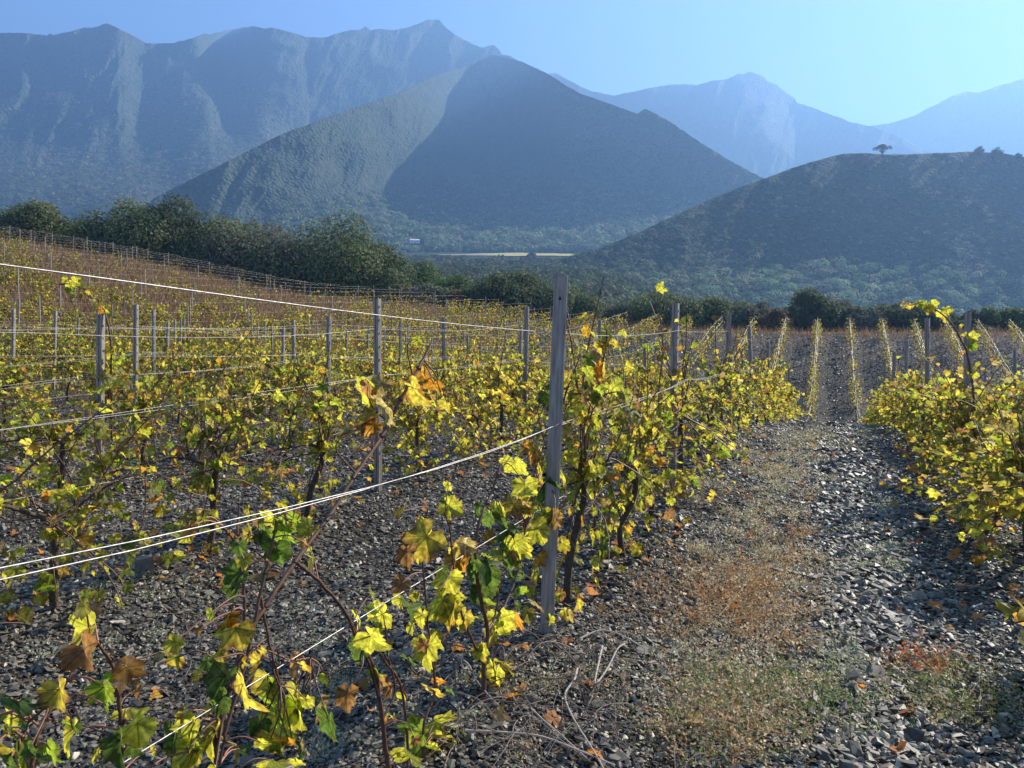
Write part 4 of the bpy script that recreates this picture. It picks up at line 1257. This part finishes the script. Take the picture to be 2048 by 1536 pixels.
fore_vine('foreground grapevine with large green and yellow leaves in the bottom left corner',
          [([(60, 1640), (66, 1520), (80, 1460), (112, 1400), (135, 1360)], 13, 7), ([(238, 1640), (243, 1480), (240, 1420), (228, 1340), (205, 1300), (180, 1272)], 14, 7), ([(30, 1640), (20, 1560), (40, 1490), (60, 1440)], 9, 5), ([(80, 1460), (130, 1420), (150, 1395)], 6, 4)],
          lv(z4, [(460, 760, 180, 'l'), (490, 900, 190, 'B'), (345, 1150, 180, 'y'), (760, 990, 140, 'O'), (715, 1060, 110, 'B'), (600, 1120, 150, 'g'), (790, 1200, 170, 'l'), (130, 1180, 180, 'd'), (50, 1290, 130, 'l'), (95, 1400, 210, 'g'), (380, 1390, 180, 'l'), (20, 1410, 130, 'y'), (150, 1510, 150, 'l'), (740, 1340, 180, 'l'), (690, 1440, 170, 'd'), (230, 1480, 130, 'd'), (60, 1500, 170, 'd'), (310, 1470, 140, 'g'), (20, 1230, 120, 'd'), (800, 1100, 90, 'b'), (420, 1310, 100, 'g')]), 501)
fore_vine('foreground grapevine whose long brown cane rises to two orange leaves above the wires',
          [([(436, 1680), (430, 1530), (440, 1450), (470, 1345), (490, 1280), (545, 1190), (600, 1110), (660, 1030), (710, 950), (765, 870), (800, 800), (835, 740), (862, 688)], 17, 8),
           ([(448, 1470), (495, 1310), (520, 1190), (545, 1080), (556, 1030)], 12, 6), ([(490, 1280), (487, 1180), (475, 1090), (478, 1010)], 10, 5), ([(590, 1122), (640, 1165), (690, 1225), (735, 1320), (765, 1420)], 10, 8),
           ([(520, 1190), (540, 1290), (560, 1370), (545, 1340)], 8, 5), ([(470, 1345), (505, 1300), (535, 1275)], 8, 5), ([(445, 1052), (470, 1080), (500, 1070), (545, 1082)], 6, 4), ([(535, 1300), (580, 1320), (620, 1316)], 6, 4), ([(438, 1530), (470, 1400), (520, 1330)], 8, 4)],
          lv(z4, [(980, 840, 95, 'l'), (985, 930, 105, 'y'), (1320, 790, 170, 'y'), (1290, 700, 110, 'O'), (1255, 1060, 170, 'd'), (1230, 1160, 150, 'd'), (1400, 1130, 220, 'y'), (1540, 1070, 160, 'y'), (1580, 1200, 240, 'g'), (1720, 1250, 190, 'l'), (1700, 980, 130, 'B'), (1750, 970, 80, 'y'), (1090, 1330, 190, 'l'), (960, 1440, 210, 'd'), (1060, 1490, 210, 'l'), (1350, 1420, 170, 'T'), (1550, 1420, 150, 'y'), (1620, 1330, 210, 'l'), (1600, 1510, 190, 'l'), (1870, 1330, 190, 'd'), (1820, 1220, 130, 'T'), (1720, 1440, 140, 'd'), (1580, 130, 120, 'l'), (1640, 230, 150, 'g'), (1590, 330, 160, 'd'), (1740, 190, 120, 'l'), (1790, 340, 110, 'l'), (1420, 240, 110, 'y'), (1330, 450, 150, 'd'), (1335, 540, 130, 'd'), (1480, 440, 110, 'T'), (1400, 360, 80, 'l'), (1630, 160, 110, 'g'), (1065, 170, 95, 'o'), (1150, 130, 55, 'l'), (1050, 1240, 90, 't'), (1200, 1380, 150, 'l'), (1480, 1330, 130, 'd'), (1690, 1130, 120, 'l'), (1760, 1180, 100, 'l'), (1660, 1400, 90, 'o'), (1130, 1420, 120, 'g')])
          + [(736, 800, 84, 'l'), (733, 840, 62, 'y'), (760, 822, 80, 'T'), (757, 775, 50, 't'), (742, 855, 40, 'o'), (830, 790, 66, 'y'), (864, 778, 50, 'O'), (843, 808, 60, 'T'), (845, 755, 50, 'o')], 502)
fore_vine('foreground grapevine with a dark stem standing left of the tall leaning post',
          [([(800, 1640), (775, 1520), (765, 1440), (752, 1350), (735, 1310), (710, 1270), (695, 1230)], 15, 8), ([(765, 1440), (790, 1380), (775, 1310), (770, 1250)], 8, 4), ([(812, 1640), (815, 1480), (800, 1370), (760, 1310)], 9, 6), ([(770, 1310), (800, 1365), (815, 1400)], 6, 4), ([(850, 1560), (848, 1450), (870, 1380), (860, 1290), (852, 1200), (845, 1120), (848, 1050)], 9, 4), ([(812, 1320), (830, 1345), (860, 1360)], 6, 4)],
          lv(z5, [(30, 690, 110, 'l'), (140, 680, 150, 'l'), (150, 830, 170, 'l'), (340, 630, 150, 'g'), (285, 600, 90, 'l'), (230, 700, 110, 'd'), (400, 260, 190, 'y'), (425, 150, 80, 'O'), (320, 330, 110, 'B'), (390, 330, 90, 'l'), (170, 1000, 100, 'g'), (480, 1110, 120, 'y'), (520, 1050, 80, 'o'), (430, 890, 150, 'l'), (530, 1300, 190, 'l'), (370, 1370, 160, 'g'), (360, 1470, 170, 'l'), (640, 1450, 180, 'g'), (490, 1450, 130, 'l'), (350, 1300, 110, 'd'), (40, 880, 130, 'd'), (200, 1080, 110, 'b'), (330, 920, 90, 'd'), (590, 1370, 120, 'l'), (290, 80, 80, 'y'), (470, 930, 70, 'b'), (440, 1420, 110, 'g'), (590, 1530, 110, 'g')]), 503)
fore_vine('foreground grapevine with many yellow green leaves just left of the tall leaning post',
          [([(970, 1480), (968, 1330), (975, 1260), (960, 1190), (950, 1110), (960, 1040), (985, 980), (1000, 930)], 15, 6), ([(968, 1330), (940, 1270), (915, 1200), (905, 1120), (900, 1060), (890, 1030)], 8, 4), ([(975, 1260), (1010, 1210), (1040, 1130), (1050, 1060)], 8, 4), ([(972, 1290), (990, 1230), (1000, 1180)], 7, 4), ([(900, 1060), (905, 1030), (920, 1000)], 5, 3), ([(968, 1330), (990, 1360), (985, 1320)], 5, 3)],
          lv(z5, [(620, 380, 125, 'o'), (540, 490, 150, 'l'), (500, 630, 170, 'l'), (570, 690, 160, 'y'), (630, 700, 140, 'y'), (780, 120, 130, 'd'), (760, 380, 200, 'd'), (740, 480, 220, 'd'), (860, 130, 110, 'd'), (600, 60, 130, 'l'), (560, 30, 90, 'g'), (720, 670, 110, 'l'), (780, 600, 120, 'g'), (870, 730, 160, 'l'), (950, 700, 130, 'O'), (790, 790, 110, 'l'), (500, 810, 100, 'l'), (890, 950, 130, 'l'), (820, 1040, 170, 'l'), (1135, 930, 130, 'l'), (950, 290, 130, 'l'), (930, 340, 110, 'g'), (1085, 200, 130, 'l'), (1090, 350, 90, 'O'), (1010, 300, 90, 'l'), (840, 300, 110, 'd'), (900, 230, 110, 'd'), (1000, 40, 120, 'T'), (920, 40, 90, 'y'), (870, 60, 90, 'l'), (1080, 30, 80, 'y'), (640, 270, 90, 't'), (690, 270, 90, 't'), (700, 560, 110, 'd'), (980, 530, 90, 'g'), (960, 440, 80, 'd'), (620, 600, 100, 'd'), (760, 890, 90, 'l'), (770, 1000, 80, 'l'), (1080, 620, 70, 't'), (900, 400, 100, 'g'), (830, 330, 80, 'l')])
          + [(1030, 940, 60, 'l'), (1075, 950, 55, 'y'), (1050, 985, 60, 'l'), (1100, 985, 70, 'd'), (1120, 950, 60, 'l'), (1060, 905, 50, 'o'), (1105, 800, 55, 'd'), (1110, 830, 40, 'b'), (1045, 1020, 60, 'T'), (1090, 1040, 55, 'l')], 504)

# tall free shoots that stick out above the wires
fore_vine('leafy shoot arching far above the wires at the right post',
          [([(1952, 960), (1948, 800), (1935, 710), (1922, 680), (1905, 650), (1880, 625), (1850, 610), (1818, 610)], 7, 3)],
          [(1902, 628, 26, 'l'), (1890, 640, 24, 'y'), (1893, 622, 22, 'l'), (1870, 612, 24, 'l'), (1876, 630, 20, 'l'), (1856, 622, 24, 'y'), (1850, 612, 20, 'g'), (1840, 608, 18, 'l'), (1820, 615, 20, 'y'), (1808, 612, 16, 't'), (1922, 655, 14, 'y'), (1925, 668, 14, 'y'), (1948, 678, 26, 'l'), (1955, 735, 24, 'l'), (1952, 752, 20, 'l'), (1925, 708, 20, 'o'), (1948, 695, 22, 'g')], 511, depth=lambda px: 7.1)
fore_vine('shoot with yellow leaf tuft climbing above the wire at the left post',
          [([(224, 880), (222, 760), (222, 690), (214, 640), (200, 605), (172, 580), (140, 568), (118, 570)], 6, 3)],
          [(150, 566, 26, 'l'), (135, 572, 24, 'l'), (165, 572, 22, 'y'), (128, 562, 18, 'l'), (142, 582, 20, 'g'), (178, 588, 18, 'y'), (190, 596, 18, 'l'), (185, 600, 16, 't'), (205, 608, 24, 'y'), (212, 622, 18, 'l'), (205, 622, 18, 'o'), (215, 705, 22, 'y'), (222, 720, 18, 'l'), (160, 560, 16, 'l'), (236, 728, 20, 'l'), (100, 566, 12, 'l')], 512, depth=lambda px: 6.9)
fore_vine('single bare shoot with a small green leaf above the second post of the row',
          [([(1318, 900), (1318, 780), (1326, 700), (1320, 630), (1322, 582)], 5, 2)],
          [(1320, 576, 24, 'l'), (1330, 582, 14, 'l'), (1312, 690, 14, 'l'), (1335, 672, 14, 'g'), (1330, 700, 16, 'b'), (1308, 740, 20, 'y')], 513, depth=lambda px: 6.2)
fore_vine('orange leafed shoot standing between the tall post and the second post',
          [([(1190, 1060), (1188, 960), (1192, 860), (1196, 780), (1212, 690), (1214, 660)], 8, 4)],
          [(1212, 672, 40, 'l'), (1200, 700, 34, 'y'), (1192, 745, 44, 'o'), (1205, 735, 40, 'y'), (1188, 720, 30, 't'), (1208, 690, 26, 'o'), (1246, 668, 24, 'l'), (1196, 770, 26, 'b'), (1230, 690, 24, 'y')], 514, depth=lambda px: 4.6)


# ------------------------------------------------------------------ weeds, dead leaves, prunings, grass
def ribbons(A, base, direc, length, width, bend, rng, col, seg=4):
    """thin curved stems as narrow ribbons, vectorised"""
    n = len(base); t = np.linspace(0, 1, seg + 1)
    side = unit(np.cross(direc, rng.normal(0, 1, (n, 3))))
    pts = base[:, None, :] + direc[:, None, :] * (length[:, None] * t)[..., None] + bend[:, None, :] * (length[:, None] * t ** 2)[..., None]
    w = (np.broadcast_to(width, (n,))[:, None] * (1 - .7 * t))[..., None] * side[:, None, :]
    V = np.stack([pts - w / 2, pts + w / 2], 2).reshape(n, -1, 3)
    k = np.arange(seg) * 2
    q = np.stack([k, k + 1, k + 3, k + 2], 1)
    f = (q[None] + (np.arange(n) * (seg + 1) * 2)[:, None, None]).reshape(-1, 4)
    A.add(V.reshape(-1, 3), f, np.repeat(col, (seg + 1) * 2, axis=0))
    return pts


def weed(A, x, y, r, h, n, rng, cols, leaf=.012, nl=5):
    z = float(gz(x, y))
    th = rng.uniform(0, 2 * np.pi, n); e = np.sqrt(rng.random(n)) * r * .85 * (1 + .45 * np.sin(3 * th + x * 9) + .25 * np.sin(7 * th + y * 5))
    base = np.stack([x + e * np.cos(th), y + e * np.sin(th), np.full(n, z - .01)], 1)
    ta = th + rng.normal(0, .9, n)
    d = unit(np.stack([np.cos(ta) * rng.uniform(.2, 1.3, n), np.sin(ta) * rng.uniform(.2, 1.3, n), rng.uniform(.1, .9, n) * min(1, 3.0 * h / r)], 1))
    ln = np.hypot(r * .30, h) * rng.uniform(.35, 1.15, n)
    c = np.array(cols)[rng.integers(0, len(cols), n)] * rng.uniform(.6, 1.3, (n, 1))
    pts = ribbons(A, base, d, ln, rng.uniform(.0015, .0032, n), np.stack([rng.normal(0, .25, n), rng.normal(0, .25, n), rng.uniform(-.5, .05, n)], 1), rng, c)
    # small leaves and seed heads along the stems
    m = n * nl
    i = rng.integers(0, n, m); s = rng.integers(1, 5, m)
    cent = pts[i, s] + rng.normal(0, .012, (m, 3)); cent[:, 2] = np.maximum(cent[:, 2], z + .003)
    V, q, cc = leafquads(cent, rng.normal(0, 1, (m, 3)), leaf, rng, c[i] * rng.uniform(.8, 1.4, (m, 1)), .3)
    A.add(V, q, cc)


TAN = [(.48, .36, .20), (.40, .30, .17), (.58, .47, .30)]; ORG = [(.42, .21, .08), (.36, .17, .07), (.48, .28, .12)]
GYG = [(.42, .42, .28), (.52, .51, .38), (.30, .33, .18)]; GRNW = [(.16, .22, .06), (.22, .26, .08), (.12, .16, .05)]


def gpt(px, py):
    """near ground point seen at a pixel"""
    Y = 3.0
    for _ in range(60):
        X = (px - CX) / F * Y; z = float(gz(X, Y)); Y = Y * .6 + .4 * (ZC - z) * F / (py - H)
    return (px - CX) / F * Y, Y


def build_weeds():
    rng = np.random.default_rng(61)
    for (px, py, r, h, n, cols, lab) in (
        (1375, 1215, .42, .30, 520, ORG + TAN, 'dry orange brown weed clump spreading beside the tall leaning post'),
        (1470, 1170, .34, .24, 380, ORG, 'dry rusty weed clump at the path edge behind the orange one'),
        (1560, 1215, .30, .20, 300, TAN, 'tan dry weed clump at the edge of the stony path'),
        (1545, 1110, .32, .20, 280, TAN, 'sparse straw coloured weed on the left path edge'),
        (1500, 1425, .30, .17, 300, TAN + GRNW, 'greenish dry weed clump near the bottom of the path'),
        (1600, 1395, .24, .14, 240, GRNW, 'low green weed clump at the lower path edge'),
        (1930, 1385, .30, .20, 330, GRNW + TAN, 'green weed clump right of the path near the lower right corner'),
        (1840, 1330, .12, .16, 150, [(.55, .16, .05), (.45, .12, .04)], 'small red orange plant on the right of the path'),
        (1390, 1000, .30, .42, 200, [(.12, .09, .08), (.18, .12, .09)], 'bare grey brown twiggy weed under the second post'),
        (1420, 1460, .30, .18, 300, TAN + ORG, 'straw coloured weed clump left of the path at the bottom'),
    ):
        x, y = gpt(px, py); A = Acc(); z = float(gz(x, y))
        weed(A, x, y, r, h, int(n * .75), rng, cols, .015, 6)
        A.V = [v - np.array([x, y, z]) for v in A.V]
        link('weed', A.mesh('weed'), M['dry'], label=lab, cat='weed', group='weeds along the path', loc=(x, y, z))
    A = Acc()
    def region(n, px0, px1, py0, py1, cols, r=(.08, .2), h=(.04, .13), ns=(30, 70)):
        for _ in range(n):
            x, y = gpt(rng.uniform(px0, px1), rng.uniform(py0, py1))
            weed(A, x, y, rng.uniform(*r), rng.uniform(*h), int(rng.integers(*ns)), rng, cols, .015 if y < 5 else .02, 4)
    region(60, 1380, 1640, 930, 1180, GYG + TAN); region(24, 1340, 1660, 1180, 1420, TAN + TAN + GYG); region(20, 1320, 1640, 1360, 1530, GRNW + TAN + TAN); region(14, 1480, 1620, 1040, 1300, ORG + TAN)
    region(36, 1390, 1650, 930, 1500, TAN, (.06, .15), (.12, .24), (14, 32)); region(60, 1470, 1660, 858, 960, GYG + TAN, (.12, .26), (.04, .11)); region(26, 1560, 1780, 850, 900, GRNW + TAN, (.15, .3), (.05, .14)); region(20, 1700, 1800, 960, 1160, GYG, (.06, .14), (.03, .08)); region(12, 1820, 2040, 1330, 1440, GRNW + TAN)
    region(14, 1640, 1760, 1250, 1420, GYG, (.05, .12), (.03, .07))
    region(30, 0, 700, 1080, 1330, GYG, (.05, .14), (.02, .06), (16, 36)); region(20, 640, 1300, 1330, 1520, TAN + GYG, (.08, .18), (.03, .09))
    link('weeds', A.mesh('weeds'), M['dry'], kind='stuff', label='low dry weeds scattered between the stones', cat='weeds')
    # dry brown grass on the left slope and at the crests
    G = Acc()
    n = 110000
    px = rng.uniform(-60, 1000, n); Y = rng.uniform(27, 64, n)
    cl = fbm(px * .012, Y * .13, 71, 3)
    w = np.exp(-((px - 330) / 260) ** 2 - ((Y - 47) / 11) ** 2) + .35 * np.exp(-((Y - 60) / 6) ** 2) + .18
    ok = rng.random(n) < w * (1 + .9 * cl)
    X = (px / F - CX / F) * Y
    n2 = 3500; px2 = rng.uniform(1000, 2100, n2); Y2 = rng.normal(64.3, 1.0, n2)
    X = np.concatenate([X[ok], (px2 - CX) / F * Y2]); Y = np.concatenate([Y[ok], Y2]); n = len(X)
    base = np.stack([X, Y, gz(X, Y) - .02], 1)
    d = unit(np.stack([rng.normal(0, .3, n), rng.normal(0, .3, n), np.ones(n)], 1))
    c = np.array([(.27, .155, .075), (.34, .20, .10), (.21, .12, .065), (.34, .24, .13)])[rng.integers(0, 4, n)] * rng.uniform(.6, 1.3, (n, 1))
    ribbons(G, base, d, rng.uniform(.3, .95, n), rng.uniform(.02, .05, n), np.stack([rng.normal(0, .2, n), rng.normal(0, .2, n), rng.uniform(-.3, 0, n)], 1), rng, c, 2)
    link('grass', G.mesh('grass'), M['dry'], kind='stuff', label='dry red brown grass between the rows on the far slope', cat='grass')


build_weeds()


def build_litter():
    rng = np.random.default_rng(71)
    A = Acc()
    n = 1500
    X, Y = scatter_px(n, 2.2, 13, rng)
    b = (X - SL * Y - ROWA) / ROWD; dr = (b - np.round(b)) * ROWD
    ok = rng.random(n) < np.exp(-(dr / .75) ** 2) * .9 + .10
    X, Y = X[ok], Y[ok]; n = len(X)
    pos = np.stack([X, Y, gz(X, Y) + rng.uniform(.012, .035, n)], 1)
    col = leaf_cols(n, rng, {'b': .6, 'o': .25, 't': .2, 'y': .04}) * .8 * np.array([1.05, .8, .8])
    add_leaves(A, pos, unit(np.stack([rng.normal(0, 1, n), rng.normal(0, 1, n), rng.normal(0, .3, n)], 1)), np.stack([rng.normal(0, .45, n), rng.normal(0, .45, n), np.ones(n)], 1), rng.uniform(.03, .055, n), col, 1, rng)
    link('fallen_leaves', A.mesh('fallen_leaves', True), M['litter'], kind='stuff', label='fallen brown and orange vine leaves on the stones', cat='leaves')
    # prunings: bleached twigs
    T = Acc()
    def twig(x, y, ln, th, r, col, arch=.06):
        z = float(gz(x, y)); m = 7; p = []
        a = th
        cx, cy = x, y
        for q in range(m):
            p.append((cx, cy, float(gz(cx, cy)) + .012 + arch * math.sin(math.pi * q / (m - 1)) + rng.normal(0, .004)))
            a += rng.normal(0, .22); cx += math.cos(a) * ln / m; cy += math.sin(a) * ln / m
        T.tube(spline(p, 14), np.linspace(r, r * .5, 14), 4, col)
    for _ in range(150):
        x, y = gpt(rng.normal(1080, 150), rng.uniform(1290, 1520)); twig(x, y, rng.uniform(.15, .6), rng.uniform(0, 6.3), rng.uniform(.0012, .003), np.array([.34, .27, .22]) * rng.uniform(.4, 1.2), rng.uniform(.0, .12))
    for _ in range(60):
        x, y = gpt(rng.uniform(250, 700), rng.uniform(1280, 1450)); twig(x, y, rng.uniform(.1, .4), rng.uniform(0, 6.3), rng.uniform(.0012, .0025), np.array([.30, .24, .20]) * rng.uniform(.5, 1.2), rng.uniform(.0, .06))
    for _ in range(260):
        k = rng.integers(-3, 3); y = rng.uniform(2.6, 12); x = row_b(k) + SL * y + rng.normal(0, .35)
        twig(x, y, rng.uniform(.15, .5), rng.uniform(0, 6.3), rng.uniform(.0015, .0035), np.array([.28, .21, .17]) * rng.uniform(.5, 1.2), rng.uniform(0, .08))
    link('twigs', T.mesh('twigs', True), M['dry'], kind='stuff', label='tangled thin prunings lying under the vines', cat='twigs')
    for pts, w, lab in (
        ([(1155, 1350), (1148, 1385), (1130, 1415), (1145, 1460), (1190, 1535), (1230, 1600)], 5, 'long bleached twig curving down to the bottom edge'),
        ([(930, 1478), (1000, 1492), (1080, 1500), (1160, 1530), (1230, 1548)], 5, 'bleached twig lying flat along the bottom edge'),
        ([(1205, 1305), (1198, 1345), (1190, 1392), (1215, 1360), (1235, 1320), (1250, 1300)], 4.5, 'forked pale twig standing up right of the leaning post'),
        ([(1060, 1430), (1090, 1470), (1125, 1500), (1180, 1540)], 4, 'straight pale twig left of the long curving one'),
        ([(880, 1345), (905, 1335), (935, 1350), (960, 1395), (1010, 1440)], 3.5, 'arched thin twig among the prunings left of the post'),
        ([(1160, 1290), (1200, 1282), (1240, 1290), (1290, 1310)], 4, 'pale arched twig at the foot of the leaning post'),
    ):
        p = []
        for px, py in pts:
            x, y = gpt(px, py); p.append(np.array([x, y, float(gz(x, y)) + .03]) * 1.0)
        p = np.array(p); b0 = p[0].copy(); p[1:-1, 2] += .02
        A = Acc(); A.tube(spline(p - b0, 30), np.linspace(w, w * .55, 30) / 2 / F * b0[1], 6, (.52, .45, .38))
        link('twig', A.mesh('twig', True), M['dry'], label=lab, cat='twig', group='bleached twigs on the ground', loc=b0)


build_litter()


# ------------------------------------------------------------------ haze
def build_haze():
    TOP = max(v.co[2] for o in C.objects if o.type == 'MESH' and o.name.startswith(('mountain', 'hill')) for v in o.data.vertices) + 15
    print('TOP', TOP)
    lo = np.array([-4700, -20, -9.0]); hi = np.array([4700, 3650, TOP])
    V = np.array([[x, y, z] for x in (lo[0], hi[0]) for y in (lo[1], hi[1]) for z in (lo[2], hi[2])])
    me = mesh_np('haze', V, [np.array([[0, 1, 3, 2], [4, 6, 7, 5], [0, 4, 5, 1], [2, 3, 7, 6], [0, 2, 6, 4], [1, 5, 7, 3]])])
    m, n, l, out = newmat('haze_air')
    v = N(n, 'ShaderNodeVolumePrincipled')
    v.inputs['Color'].default_value = HAZE_COLOR + (1,)
    v.inputs['Absorption Color'].default_value = (0, 0, 0, 1)
    v.inputs['Density'].default_value = HAZE_DENSITY
    v.inputs['Anisotropy'].default_value = HAZE_G
    l.new(v.outputs[0], out.inputs['Volume'])
    link('haze', me, m, kind='stuff', label='thin blue haze over the valley and mountains', cat='haze')


build_haze()
